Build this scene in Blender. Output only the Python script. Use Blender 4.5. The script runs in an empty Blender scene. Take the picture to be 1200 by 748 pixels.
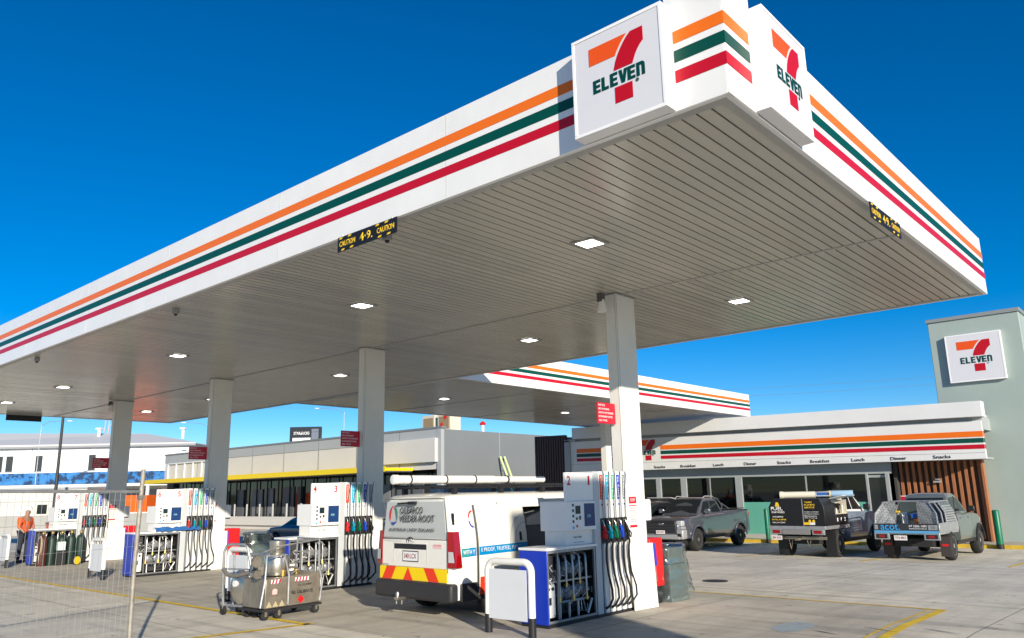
import bpy, bmesh, math, random
from mathutils import Vector, Matrix
random.seed(7)
R = math.radians
scene = bpy.context.scene
col = scene.collection
PI = math.pi

# ------------------------------------------------------------------ materials
MATS = {}
def mat(name, c, rough=.5, metal=0., var=.0, vs=3., bump=0., bs=20., emit=0., coat=0., trans=0., spec=.5, stretch=None, ior=1.45):
    if name in MATS: return MATS[name]
    m = bpy.data.materials.new(name); m.use_nodes = True
    nt = m.node_tree; b = nt.nodes['Principled BSDF']
    b.inputs['Base Color'].default_value = (*c, 1)
    b.inputs['Roughness'].default_value = rough
    b.inputs['Metallic'].default_value = metal
    b.inputs['Coat Weight'].default_value = coat
    b.inputs['Coat Roughness'].default_value = .05
    b.inputs['Transmission Weight'].default_value = trans
    b.inputs['IOR'].default_value = ior
    b.inputs['Specular IOR Level'].default_value = spec
    if emit:
        b.inputs['Emission Color'].default_value = (1, .97, .9, 1)
        b.inputs['Emission Strength'].default_value = emit
    if var or bump:
        tc = nt.nodes.new('ShaderNodeTexCoord'); mp = nt.nodes.new('ShaderNodeMapping')
        nt.links.new(tc.outputs['Object'], mp.inputs[0])
        if stretch: mp.inputs['Scale'].default_value = stretch
    if var:
        n = nt.nodes.new('ShaderNodeTexNoise'); n.inputs['Scale'].default_value = vs
        n.inputs['Detail'].default_value = 6; n.inputs['Roughness'].default_value = .65
        nt.links.new(mp.outputs[0], n.inputs['Vector'])
        cr = nt.nodes.new('ShaderNodeValToRGB')
        cr.color_ramp.elements[0].position = .3; cr.color_ramp.elements[1].position = .7
        cr.color_ramp.elements[0].color = (*[max(0, x*(1-var)) for x in c], 1)
        cr.color_ramp.elements[1].color = (*[min(1, x*(1+var*.6)) for x in c], 1)
        nt.links.new(n.outputs['Fac'], cr.inputs[0]); nt.links.new(cr.outputs[0], b.inputs['Base Color'])
        mr = nt.nodes.new('ShaderNodeMapRange'); mr.inputs['To Min'].default_value = max(.02, rough*.8); mr.inputs['To Max'].default_value = min(1, rough*1.25)
        nt.links.new(n.outputs['Fac'], mr.inputs['Value']); nt.links.new(mr.outputs[0], b.inputs['Roughness'])
    if bump:
        n2 = nt.nodes.new('ShaderNodeTexNoise'); n2.inputs['Scale'].default_value = bs; n2.inputs['Detail'].default_value = 4
        nt.links.new(mp.outputs[0], n2.inputs['Vector'])
        bp = nt.nodes.new('ShaderNodeBump'); bp.inputs['Strength'].default_value = bump; bp.inputs['Distance'].default_value = .02
        nt.links.new(n2.outputs['Fac'], bp.inputs['Height']); nt.links.new(bp.outputs[0], b.inputs['Normal'])
    MATS[name] = m
    return m

def concrete(name, c, joints=True):
    m = bpy.data.materials.new(name); m.use_nodes = True
    nt = m.node_tree; b = nt.nodes['Principled BSDF']; L = nt.links.new
    tc = nt.nodes.new('ShaderNodeTexCoord')
    def noise(scale, det=6, st=None, rough=.6):
        n = nt.nodes.new('ShaderNodeTexNoise'); n.inputs['Scale'].default_value = scale; n.inputs['Detail'].default_value = det
        n.inputs['Roughness'].default_value = rough
        if st:
            mp = nt.nodes.new('ShaderNodeMapping'); mp.inputs['Scale'].default_value = st[:3]
            mp.inputs['Rotation'].default_value = (0, 0, st[3])
            L(tc.outputs['Object'], mp.inputs[0]); L(mp.outputs[0], n.inputs['Vector'])
        else: L(tc.outputs['Object'], n.inputs['Vector'])
        return n
    def ramp(src, p0, v0, p1, v1):
        r = nt.nodes.new('ShaderNodeMapRange'); r.inputs['From Min'].default_value = p0; r.inputs['From Max'].default_value = p1
        r.inputs['To Min'].default_value = v0; r.inputs['To Max'].default_value = v1; L(src, r.inputs['Value']); return r.outputs[0]
    def mul(a, bb):
        x = nt.nodes.new('ShaderNodeMath'); x.operation = 'MULTIPLY'; L(a, x.inputs[0]); L(bb, x.inputs[1]); return x.outputs[0]
    v = ramp(noise(.35).outputs['Fac'], .35, .86, .65, 1.1)
    v = mul(v, ramp(noise(3.2, 8, None, .7).outputs['Fac'], .3, .9, .7, 1.08))
    v = mul(v, ramp(noise(60, 3).outputs['Fac'], .3, .9, .7, 1.08))
    v = mul(v, ramp(noise(.9, 6, (.25, 2.2, 1, .15)).outputs['Fac'], .38, .88, .55, 1.03))   # broom and tyre streaks
    v = mul(v, ramp(noise(1.3, 6, (2.6, .12, 1, .2)).outputs['Fac'], .36, .80, .48, 1.02))
    v = mul(v, ramp(noise(4.2, 3, None, .5).outputs['Fac'], .28, .62, .35, 1.0))              # oil spots
    if joints:
        br = nt.nodes.new('ShaderNodeTexBrick'); L(tc.outputs['Object'], br.inputs['Vector'])
        br.offset = 0; br.inputs['Scale'].default_value = 1; br.inputs['Brick Width'].default_value = 4.6
        br.inputs['Row Height'].default_value = 4.2; br.inputs['Mortar Size'].default_value = .011; br.inputs['Mortar Smooth'].default_value = .1
        br.inputs['Color1'].default_value = (1, 1, 1, 1); br.inputs['Color2'].default_value = (.9, .9, .9, 1); br.inputs['Mortar'].default_value = (.42, .4, .38, 1)
        sp = nt.nodes.new('ShaderNodeSeparateColor'); L(br.outputs['Color'], sp.inputs[0])
        v = mul(v, sp.outputs[0])
    mx = nt.nodes.new('ShaderNodeVectorMath'); mx.operation = 'SCALE'; mx.inputs[0].default_value = c
    L(v, mx.inputs['Scale']); L(mx.outputs[0], b.inputs['Base Color'])
    b.inputs['Roughness'].default_value = .82
    bp = nt.nodes.new('ShaderNodeBump'); bp.inputs['Strength'].default_value = .25; bp.inputs['Distance'].default_value = .01
    L(noise(45, 4).outputs['Fac'], bp.inputs['Height']); L(bp.outputs[0], b.inputs['Normal'])
    MATS[name] = m
    return m

WHITE = mat('white_panel', (.80, .80, .79), .32, 0, .05, 1.2, coat=.15)
WHITEP = mat('white_paint', (.78, .77, .73), .38, 0, .06, 2.5)
COLW = mat('column_white', (.74, .73, .69), .42, 0, .06, 1.4)
SOF = mat('soffit_sheet', (.52, .495, .425), .22, .0, .07, .7, bump=.03, bs=2.5, spec=.7)
def pan_variation(m):
    nt = m.node_tree; b = nt.nodes['Principled BSDF']; src = b.inputs['Base Color'].links[0].from_socket
    g = nt.nodes.new('ShaderNodeNewGeometry'); mr = nt.nodes.new('ShaderNodeMapRange'); mr.inputs['To Min'].default_value = .95; mr.inputs['To Max'].default_value = 1.04
    nt.links.new(g.outputs['Random Per Island'], mr.inputs['Value']); x = nt.nodes.new('ShaderNodeVectorMath'); x.operation = 'SCALE'
    nt.links.new(src, x.inputs[0]); nt.links.new(mr.outputs[0], x.inputs['Scale']); nt.links.new(x.outputs[0], b.inputs['Base Color'])
    r2 = nt.nodes.new('ShaderNodeMapRange'); r2.inputs['To Min'].default_value = .19; r2.inputs['To Max'].default_value = .26
    nt.links.new(g.outputs['Random Per Island'], r2.inputs['Value']); nt.links.new(r2.outputs[0], b.inputs['Roughness'])
pan_variation(SOF)
SOFJ = mat('soffit_groove', (.10, .095, .085), .6)
TRIM = mat('soffit_trim', (.42, .42, .40), .45, .2, .08, 2)
ORANGE = mat('stripe_orange', (.80, .155, .006), .4)
GREEN = mat('stripe_green', (.0, .065, .045), .4)
RED = mat('stripe_red', (.50, .003, .018), .4)
LORANGE = mat('logo_orange', (.78, .085, .006), .4)
LRED = mat('logo_red', (.48, .003, .012), .4)
LGREEN = mat('logo_green', (.0, .05, .04), .4)
LFACE = mat('lightbox_face', (.66, .66, .70), .3, 0, .02, 1)
WFRAME = mat('lightbox_frame', (.85, .85, .85), .3)
BLACK = mat('black_plastic', (.018, .018, .02), .45, 0, .2, 6)
RUBBER = mat('rubber', (.022, .022, .022), .8, 0, .25, 12, bump=.3, bs=60)
DARK = mat('dark_recess', (.02, .02, .022), .7)
YEL = mat('line_yellow', (.82, .56, .03), .75, 0, .25, 5)
YELS = mat('sign_yellow', (.85, .55, .02), .5)
LAMP = mat('lamp_lens', (.9, .9, .88), .3, emit=6.)
BLUE = mat('pump_blue', (.005, .035, .45), .3, 0, .04, 2, coat=.3)
GALV = mat('galvanised', (.50, .51, .52), .42, .75, .2, 6, bump=.06, bs=30)
STEEL = mat('stainless', (.56, .53, .47), .28, .9, .18, 5, bump=.05, bs=12)
DSTEEL = mat('dirty_stainless', (.36, .32, .26), .42, .7, .3, 4, bump=.08, bs=18)
BRASS = mat('brass', (.62, .42, .12), .35, .8, .2, 9)
CAST = mat('cast_aluminium', (.30, .31, .33), .45, .5, .35, 10)
SREEN = mat('screen_glass', (.012, .03, .04), .1)
SBLUE = mat('screen_blue', (.012, .045, .16), .18)
GREYP = mat('grey_panel', (.50, .53, .55), .4, 0, .04, 2)
REDP = mat('red_plastic', (.65, .012, .012), .4, 0, .06, 2)
GLASS = mat('dark_glass', (.012, .016, .018), .05, 0, 0, spec=.6)
HOSE = mat('hose_rubber', (.012, .012, .013), .38)

# ------------------------------------------------------------------ mesh builder
class MB:
    def __init__(s): s.v = []; s.f = []; s.m = []; s.ms = []; s.cur = 0
    def use(s, material):
        if material not in s.ms: s.ms.append(material)
        s.cur = s.ms.index(material); return s
    def add(s, vs, fs):
        o = len(s.v); s.v += [tuple(v) for v in vs]
        for f in fs: s.f.append(tuple(i+o for i in f)); s.m.append(s.cur)
        return s
    def box(s, x0, x1, y0, y1, z0, z1):
        vs = [(x, y, z) for z in (z0, z1) for y in (y0, y1) for x in (x0, x1)]
        return s.add(vs, [(0, 2, 3, 1), (4, 5, 7, 6), (0, 1, 5, 4), (2, 6, 7, 3), (0, 4, 6, 2), (1, 3, 7, 5)])
    def cbox(s, c, d, rot=None):
        M = (rot or Matrix.Identity(3))
        vs = [Vector(c) + M @ Vector((sx*d[0]/2, sy*d[1]/2, sz*d[2]/2)) for sz in (-1, 1) for sy in (-1, 1) for sx in (-1, 1)]
        return s.add(vs, [(0, 2, 3, 1), (4, 5, 7, 6), (0, 1, 5, 4), (2, 6, 7, 3), (0, 4, 6, 2), (1, 3, 7, 5)])
    def frame(s, d):
        d = Vector(d).normalized(); a = Vector((0, 0, 1)) if abs(d.z) < .9 else Vector((1, 0, 0))
        u = d.cross(a).normalized(); return u, d.cross(u).normalized()
    def cyl(s, p0, p1, r, r1=None, n=12, caps=True):
        p0 = Vector(p0); p1 = Vector(p1); r1 = r if r1 is None else r1; u, w = s.frame(p1-p0)
        vs = []
        for p, q in ((p0, r), (p1, r1)):
            for i in range(n):
                a = 2*PI*i/n; vs.append(p + u*math.cos(a)*q + w*math.sin(a)*q)
        fs = [(i, (i+1) % n, n+(i+1) % n, n+i) for i in range(n)]
        if caps: fs += [tuple(range(n-1, -1, -1)), tuple(range(n, 2*n))]
        return s.add(vs, fs)
    def tube(s, pts, r, n=8, closed=False):
        pts = [Vector(p) for p in pts]; k = len(pts); vs = []; u = None
        for i, p in enumerate(pts):
            a = pts[(i-1) % k] if (closed or i) else p; b = pts[(i+1) % k] if (closed or i < k-1) else p
            t = (b-a).normalized()
            if u is None: u, w = s.frame(t)
            else:
                u = (u - t*u.dot(t)).normalized(); w = t.cross(u)
            rr = r[i] if isinstance(r, (list, tuple)) else r
            for j in range(n):
                an = 2*PI*j/n; vs.append(p + u*math.cos(an)*rr + w*math.sin(an)*rr)
        fs = []
        for i in range(k if closed else k-1):
            i2 = (i+1) % k
            for j in range(n): fs.append((i*n+j, i*n+(j+1) % n, i2*n+(j+1) % n, i2*n+j))
        if not closed: fs += [tuple(range(n-1, -1, -1)), tuple(range((k-1)*n, k*n))]
        return s.add(vs, fs)
    def prism(s, pts, d):
        """flat polygon pts (3d) pushed along vector d"""
        d = Vector(d); n = len(pts); vs = [Vector(p) for p in pts] + [Vector(p)+d for p in pts]
        return s.add(vs, [tuple(range(n-1, -1, -1)), tuple(range(n, 2*n))] + [(i, (i+1) % n, n+(i+1) % n, n+i) for i in range(n)])
    def lathe(s, prof, c, axis='z', n=20):
        c = Vector(c); vs = []
        for r, h in prof:
            for i in range(n):
                a = 2*PI*i/n; p = (r*math.cos(a), r*math.sin(a), h)
                if axis == 'x': p = (p[2], p[0], p[1])
                if axis == 'y': p = (p[0], p[2], p[1])
                vs.append(c+Vector(p))
        k = len(prof)
        fs = [(a*n+i, a*n+(i+1) % n, (a+1)*n+(i+1) % n, (a+1)*n+i) for a in range(k-1) for i in range(n)]
        fs += [tuple(range(n-1, -1, -1)), tuple(range((k-1)*n, k*n))]
        return s.add(vs, fs)
    def build(s, name, material=None, parent=None, smooth=True, bevel=0., seg=2):
        me = bpy.data.meshes.new(name); me.from_pydata([tuple(v) for v in s.v], [], s.f)
        if s.ms:
            for m in s.ms: me.materials.append(m)
            for p, i in zip(me.polygons, s.m): p.material_index = i
        else: me.materials.append(material)
        bm = bmesh.new(); bm.from_mesh(me); bmesh.ops.recalc_face_normals(bm, faces=bm.faces); bm.to_mesh(me); bm.free()
        if smooth:
            for p in me.polygons: p.use_smooth = True
            me.set_sharp_from_angle(angle=R(38))
        o = bpy.data.objects.new(name, me); col.objects.link(o)
        if parent: o.parent = parent
        if bevel:
            b = o.modifiers.new('bevel', 'BEVEL'); b.width = bevel; b.segments = seg; b.limit_method = 'ANGLE'; b.angle_limit = R(40); b.harden_normals = False
        return o

def tag(o, label=None, cat=None, group=None, kind=None):
    if label: o['label'] = label
    if cat: o['category'] = cat
    if group: o['group'] = group
    if kind: o['kind'] = kind
    return o
def thing(name, label, cat, loc=(0, 0, 0), rz=0, group=None):
    o = bpy.data.objects.new(name, None); col.objects.link(o); o.location = loc; o.rotation_euler = (0, 0, rz)
    o.empty_display_size = .2
    return tag(o, label, cat, group)
def kids(o): return [c for c in bpy.data.objects if c.parent == o]
def copy_tree(o, parent=None):
    c = o.copy(); col.objects.link(c); c.parent = parent
    for ch in kids(o): copy_tree(ch, c)
    return c

# text laid on a plane: origin o, u = writing direction, v = up, fitted to width w and height h
def text(body, name, o, u, v, w, h, material, parent=None, thick=.003, bold=.0, shear=0.):
    cu = bpy.data.curves.new('t', 'FONT'); cu.body = body; cu.size = 1; cu.extrude = 0; cu.offset = bold; cu.shear = shear
    cu.resolution_u = 3
    ob = bpy.data.objects.new('t', cu); col.objects.link(ob)
    dg = bpy.context.evaluated_depsgraph_get(); dg.update()
    me = bpy.data.meshes.new_from_object(ob.evaluated_get(dg))
    bpy.data.objects.remove(ob); bpy.data.curves.remove(cu)
    xs = [q.co.x for q in me.vertices]; ys = [q.co.y for q in me.vertices]
    x0, x1, y0, y1 = min(xs), max(xs), min(ys), max(ys)
    o = Vector(o); u = Vector(u).normalized(); v = Vector(v).normalized(); n = u.cross(v)
    bm = bmesh.new(); bm.from_mesh(me)
    if thick:
        r = bmesh.ops.extrude_face_region(bm, geom=bm.faces[:])
        top = [g for g in r['geom'] if isinstance(g, bmesh.types.BMVert)]
        ts = set(top)
    else: ts = set(bm.verts)
    for q in bm.verts:
        q.co = o + u*((q.co.x-x0)/(x1-x0)*w) + v*((q.co.y-y0)/(y1-y0)*h) + n*(thick if q in ts else 0)
    bmesh.ops.recalc_face_normals(bm, faces=bm.faces)
    bm.to_mesh(me); bm.free(); me.name = name; me.materials.clear(); me.materials.append(material)
    ob = bpy.data.objects.new(name, me); col.objects.link(ob)
    if parent: ob.parent = parent
    return ob

def flat(name, poly, o, u, v, w, h, material, parent=None, thick=.003):
    o = Vector(o); u = Vector(u).normalized(); v = Vector(v).normalized(); n = u.cross(v)
    return MB().prism([o+u*a*w+v*b*h for a, b in poly], n*thick).build(name, material, parent, smooth=False)

def block_word(o, u, v, w, h, parent, t):
    o = Vector(o); u = Vector(u).normalized(); v = Vector(v).normalized(); n = u.cross(v); mb = MB()
    E_ = [(0, 0), (.86, 0), (.86, .22), (.36, .22), (.36, .39), (.80, .39), (.80, .60), (.36, .60), (.36, .78), (.86, .78), (.86, 1), (0, 1)]
    L_ = [(0, 0), (.82, 0), (.82, .23), (.36, .23), (.36, 1), (0, 1)]
    V_ = [(.30, 0), (.68, 0), (.98, 1), (.62, 1), (.49, .42), (.36, 1), (0, 1)]
    N_ = [(0, 0), (.34, 0), (.34, .70), (.42, .78), (.52, .78), (.58, .70), (.58, 0), (.92, 0), (.92, .78), (.84, .92), (.66, 1), (0, 1)]
    k = w/6.0
    for i, G_ in enumerate((E_, L_, E_, V_, E_, N_)):
        mb.prism([o+u*(k*(i+a))+v*b*h for a, b in G_], n*t)
    mb.build('logo_word', LGREEN, parent, False)
def logo(o, u, v, w, h, parent, t=.006):
    """numeral seven with the word across it, o = lower left corner of the sign face"""
    flat('logo_bar', [(.20, .845), (.625, .845), (.58, .80), (.54, .75), (.51, .705), (.492, .67), (.20, .67)], o, u, v, w, h, LORANGE, parent, t)
    flat('logo_stroke', [(.67, .845), (.80, .845), (.80, .71), (.765, .68), (.735, .645), (.71, .605), (.69, .56), (.675, .525), (.472, .525), (.48, .56), (.495, .61), (.52, .665), (.55, .715), (.585, .765), (.625, .81)], o, u, v, w, h, LRED, parent, t)
    flat('logo_stem', [(.475, .355), (.665, .355), (.665, .20), (.475, .20)], o, u, v, w, h, LRED, parent, t)
    O = Vector(o)+Vector(u).normalized()*.235*w+Vector(v).normalized()*.375*h
    block_word(O, u, v, w*.575, h*.132, parent, t)
    O = Vector(o)+Vector(u).normalized()*.70*w+Vector(v).normalized()*.33*h
    text('\u00ae', 'logo_mark', O, u, v, w*.035, h*.035, LGREEN, parent, t)

# ------------------------------------------------------------------ ground level
G = -.4
def gz(x):
    if x < 6: return 0.
    if x > 22: return G
    return G*(x-6)/16
def sheet(name, polys, dz, material, label=None, kind='structure', parent=None):
    mb = MB()
    for (x0, x1, y0, y1) in polys:
        xs = sorted({x0, x1} | {q for q in (6, 22) if x0 < q < x1})
        for a, b in zip(xs, xs[1:]):
            mb.add([(a, y0, gz(a)+dz), (b, y0, gz(b)+dz), (b, y1, gz(b)+dz), (a, y1, gz(a)+dz)], [(0, 1, 2, 3)])
    o = mb.build(name, material, parent, smooth=False)
    if kind: o['kind'] = kind
    return o
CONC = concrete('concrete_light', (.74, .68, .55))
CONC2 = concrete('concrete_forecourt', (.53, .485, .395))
ASPH = concrete('asphalt', (.11, .11, .11), False)
sheet('ground', [(-300, 400, -300, 500)], 0, CONC)
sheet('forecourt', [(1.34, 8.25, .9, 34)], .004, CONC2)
sheet('road', [(34, 60, -60, 33), (-60, 70, 80, 92)], .004, ASPH)
mk = MB()
def line(a, b, w):
    a = Vector(a); b = Vector(b); d = (b-a).normalized(); n = Vector((-d.y, d.x))*w/2
    mk.add([(p.x, p.y, gz(p.x)+.009) for p in (a-n, b-n, b+n, a+n)], [(0, 1, 2, 3)])
line((1.30, 8.0), (1.22, 34), .11); line((1.42, 8.04), (-.6, 8.42), .11)
line((8.2, .86), (8.35, 12), .09)
line((4.0, .78), (5.999, .86), .13); line((6, .86), (8.2, .92), .13); line((4.0, .98), (5.999, 1.04), .035); line((6, 1.04), (8.1, 1.08), .035)
for y in (2.0, 5.9, 9.9): line((19.4, y), (21.99, y), .1); line((22.01, y), (27, y), .1)
tag(mk.build('road_marking', YEL, None, False), kind='structure')
sheet('concrete_joint', [(8.2, 14, .86, .89)], .006, mat('joint_filler', (.62, .61, .58), .8))
pt = MB()
for (x, y, w, h) in ((5.1, 2.05, .95, .5),):
    pt.add([(x+w*.5*math.cos(a*PI/8)*random.uniform(.85, 1.1), y+h*.5*math.sin(a*PI/8)*random.uniform(.85, 1.1), .008) for a in range(16)], [tuple(range(16))])
tag(pt.build('road_patch', mat('patch_grey', (.34, .40, .42), .8, 0, .2, 8), None, False), kind='structure')
mh = MB().lathe([(.28, 0), (.28, .01), (.22, .014)], (10.6, 6.1, gz(10.6)+.003), n=24)
tag(mh.build('manhole_cover', mat('iron_dark', (.05, .05, .05), .7, .4, .3, 10)), 'round dark iron manhole cover set in the concrete between the pumps and the shop', 'manhole cover')
# thin cast shadows painted as dark strokes on the near concrete
rb = MB()
for (x, y, l, w, a) in ((4.9, 1.55, .5, .03, 1.2), (5.5, 1.02, .5, .03, 1.25), (5.8, .35, .55, .035, 1.2), (6.5, -.1, .5, .035, 1.2), (7.2, -.35, .4, .03, 1.2)):
    d = Vector((math.cos(a), math.sin(a), 0))*l/2; n = Vector((-math.sin(a), math.cos(a), 0))*w/2; p = Vector((x, y, .012))
    def g(q): return (q.x, q.y, gz(q.x)+.012)
    rb.add([g(p-d-n*.2), g(p-d+n*.2), g(p+n), g(p+d+n*.2), g(p+d-n*.2), g(p-n)], [(0, 5, 4, 3, 2, 1)])
tag(rb.build('shadow_dashes', mat('shadow_dash_dark', (.05, .05, .05), .8), None, False), kind='structure')

# ------------------------------------------------------------------ canopies
def canopy(name, label, x0, x1, y0, y1, zs, zt, joints, front=True):
    t = thing(name, label, 'canopy', (x0, y0, 0))
    W = x1-x0; Ln = y1-y0
    f = MB()
    f.box(0, .06, 0, Ln, zs, zt); f.box(.06, W-.06, 0, .06, zs, zt)
    f.box(W-.06, W, 0, Ln, zs, zt); f.box(.06, W-.06, Ln-.06, Ln, zs, zt)
    f.box(.06, W-.06, .06, Ln-.06, zt-.35, zt-.30)
    f.build('fascia', WHITE, t, bevel=.006)
    # joints between fascia sheets
    SG = mat('seam_grey', (.5, .5, .5), .6)
    k = 3.6
    while k < Ln: MB().box(-.0025, .001, k, k+.008, zs+.02, zt-.02).build('panel_joint', SG, t, False); k += 3.6
    k = 3.6
    while k < W: MB().box(k, k+.008, -.0025, .001, zs+.02, zt-.02).build('panel_joint', SG, t, False); k += 3.6
    h = zt-zs
    for nm, m, a, b in (('stripe', ORANGE, .625, .735), ('stripe', GREEN, .445, .555), ('stripe', RED, .265, .37)):
        s = MB(); z0 = zs+h*a; z1 = zs+h*b; e = .004
        ya = 1.62 if front else 0; xa = 1.62 if front else 0
        s.box(-e, .0, ya, Ln, z0, z1); s.box(xa, W, -e, 0, z0, z1)
        s.box(W, W+e, 0, Ln, z0, z1); s.box(0, W, Ln, Ln+e, z0, z1)
        o = s.build(nm, m, t, False)
        o['label'] = {'stripe_orange': 'orange fascia stripe', 'stripe_green': 'dark green fascia stripe', 'stripe_red': 'red fascia stripe'}[m.name]
    # ribbed soffit: pans running along x with dark gaps between
    s = MB(); p = .155; y = .12
    xs = [.10] + joints + [W-.10]
    while y < Ln-.12:
        for a, b in zip(xs, xs[1:]):
            s.box(a+.02, b-.02, y, min(y+p-.022, Ln-.12), zs+.012, zs+.03)
        y += p
    so = s.build('soffit', SOF, t, False)
    MB().box(.07, W-.07, .07, Ln-.07, zs+.045, zs+.055).build('soffit_backing', SOFJ, so, False)
    e = MB()
    e.box(.06, .16, .06, Ln-.06, zs, zs+.012); e.box(W-.16, W-.06, .06, Ln-.06, zs, zs+.012)
    e.box(.16, W-.16, .06, .14, zs, zs+.012); e.box(.16, W-.16, Ln-.14, Ln-.06, zs, zs+.012)
    for a in joints: e.box(a-.03, a+.03, .14, Ln-.14, zs+.002, zs+.011)
    e.build('edge_trim', TRIM, t, False)
    return t
HS, HT = 5.30, 6.38
CL = 32.45
can = canopy('fuel_canopy', 'huge white fuel canopy with orange, green and red fascia stripes on four columns', 0, 10.35, 0, CL, HS, HT, [5.42])
# raised corner panel with wide stripes
cp = MB().box(-.012, .58, -.012, .0, HS-.0, HT+.28).box(-.012, -.0, 0, .58, HS, HT+.28).box(0, .58, .0, .012, HT, HT+.28).box(0, .012, .012, .58, HT, HT+.28).box(-.012, .58, -.012, .58, HT+.27, HT+.29)
cpo = cp.build('corner_panel', WHITE, can, bevel=.004)
for m, a, b in ((ORANGE, 5.985, 6.11), (GREEN, 5.79, 5.91), (RED, 5.58, 5.705)):
    MB().box(-.017, -.012, -.017, .50, a, b).box(-.012, .50, -.017, -.012, a, b).build('corner_stripe', m, cpo, False)
for (x, y) in ((5.24, 4.79), (5.24, 11.84), (5.05, 18.56), (5.12, 25.42)):
    c = MB(); c.box(x, x+.60, y, y+.23, .34, HS+.01)
    co = c.build('column', COLW, can, bevel=.012)
    MB().box(x-.008, x+.608, y-.008, y+.238, 0, .36).build('column_base', BLACK, co, bevel=.01)
    MB().box(x+.012, x+.02, y-.004, y, .36, HS-.02).box(x-.003, x, y+.02, y+.026, .36, HS).build('cladding_seam', TRIM, co, False)
    MB().box(x-.03, x+.63, y-.03, y+.26, HS-.012, HS).build('column_collar', TRIM, co, False)

link = canopy('link_canopy', 'smaller striped white canopy behind the main one, reaching over the shop roof', 10.42, 30.4, 14.05, 22.6, HS+.01, HT, [4.6, 9.2, 13.8], front=False)
for (x, y) in ((24.0, 18.2),):
    MB().box(x-10.42-.2, x-10.42+.2, y-14.05-.15, y-14.05+.15, G, HS+.02).build('column', COLW, link, bevel=.01)

# lightbox signs at the corner
def lightbox(name, label, o, u, w, h, d, rim=.035):
    o = Vector(o); u = Vector(u); v = Vector((0, 0, 1)); n = u.cross(v)
    t = thing(name, label, 'sign', o, 0, None)
    z = Vector((0, 0, 0))
    def bx(mb, a0, a1, b0, b1, c0, c1):
        P = [z+u*a+v*b+n*c for c in (c0, c1) for b in (b0, b1) for a in (a0, a1)]
        mb.add(P, [(0, 2, 3, 1), (4, 5, 7, 6), (0, 1, 5, 4), (2, 6, 7, 3), (0, 4, 6, 2), (1, 3, 7, 5)])
    f = MB(); bx(f, 0, w, 0, h, -d, -.008)
    bx(f, 0, w, 0, rim, -.008, .004); bx(f, 0, w, h-rim, h, -.008, .004)
    bx(f, 0, rim, rim, h-rim, -.008, .004); bx(f, w-rim, w, rim, h-rim, -.008, .004)
    f.build('sign_frame', WFRAME, t, bevel=.003)
    s = MB(); bx(s, rim+.003, w-rim-.003, rim+.003, h-rim-.003, -.0075, -.002); so = s.build('sign_face', LFACE, t, False)
    logo(z+n*(-.0018), u, v, w, h, so, .004)
    return t
lightbox('lightbox_sign', 'square white sign with red and orange seven on the long side of the canopy corner', (-.17, 1.57, 5.31), (0, -1, 0), 1.05, 1.07, .158)
lightbox('lightbox_sign', 'square white seven sign on the short right side of the canopy corner', (.53, -.155, 5.31), (1, 0, 0), 1.05, 1.07, .143)

def downlight(x, y, z, label, grp):
    t = thing('downlight', label, 'ceiling light', (x, y, z), 0, grp)
    MB().box(-.2, .2, -.2, -.15, -.018, .0).box(-.2, .2, .15, .2, -.018, .0).box(-.2, -.15, -.15, .15, -.018, 0).box(.15, .2, -.15, .15, -.018, 0).build('lamp_frame', mat('lamp_trim', (.35, .35, .34), .5), t, False)
    MB().box(-.149, .149, -.149, .149, -.012, -.004).build('lamp_lens', LAMP, t, False)
for i, (y, la, lb) in enumerate(((3.42, 'nearest the striped corner', 'at the right end beyond the front column'), (8.56, 'second from the corner along the long fascia', 'between the two front columns on the far side'),
                     (15.7, 'third from the corner along the long fascia', 'between second and third columns on the far side'), (23.05, 'fourth from the corner along the long fascia', 'far side past the third column'), (28.2, 'farthest left along the long fascia', 'beyond the last column in the red glow'))):
    downlight(2.6, y, HS+.006, 'lit square downlight in the soffit, '+la, 'lit downlights in the main canopy soffit')
    downlight(7.42, y+.08, HS+.006, 'lit square downlight in the soffit, '+lb, 'lit downlights in the main canopy soffit')
downlight(13.73, 18.1, HS+.016, 'left one of two lit downlights under the link canopy', 'lit downlights under the link canopy')
downlight(21.43, 18.5, HS+.016, 'right one of two lit downlights under the link canopy, near the front column', 'lit downlights under the link canopy')

# clearance boards
def clear_board(o, u, label, w=1.22, h=.205):
    t = thing('clearance_sign', label, 'sign', o, 0, 'clearance boards hung under the canopy edge')
    u = Vector(u); v = Vector((0, 0, 1)); n = u.cross(v)
    P = lambda a, b, c: u*a+v*b+n*c
    b_ = MB(); vs = [P(a, b, c) for c in (-.012, 0) for b in (-h, 0) for a in (0, w)]
    b_.add(vs, [(0, 2, 3, 1), (4, 5, 7, 6), (0, 1, 5, 4), (2, 6, 7, 3), (0, 4, 6, 2), (1, 3, 7, 5)])
    s = b_.build('board', mat('board_black', (.01, .01, .012), .5), t)
    MB().cyl(P(.1, 0, -.006), P(.1, .012, -.006), .012, n=8).cyl(P(w-.1, 0, -.006), P(w-.1, .012, -.006), .012, n=8).build('hanger', GALV, t)
    for a in (.03, .22, .80, .98): flat('hazard_dash', [(0, 0), (.75, 0), (1, 1), (.25, 1)], P(a, -.032, .0), u, v, .08, .024, YELS, s, .002); flat('hazard_dash', [(0, 0), (.75, 0), (1, 1), (.25, 1)], P(a+.05, -h+.008, .0), u, v, .08, .024, YELS, s, .002)
    text('CAUTION', 'lettering', P(.04, -h+.065, 0), u, v, .34, .075, YELS, s, .002, bold=.02)
    text('CAUTION', 'lettering', P(.83, -h+.065, 0), u, v, .34, .075, YELS, s, .002, bold=.02)
    text('4\u00b79.', 'lettering', P(.47, -h+.045, 0), u, v, .27, .115, YELS, s, .002, bold=.02)
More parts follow.
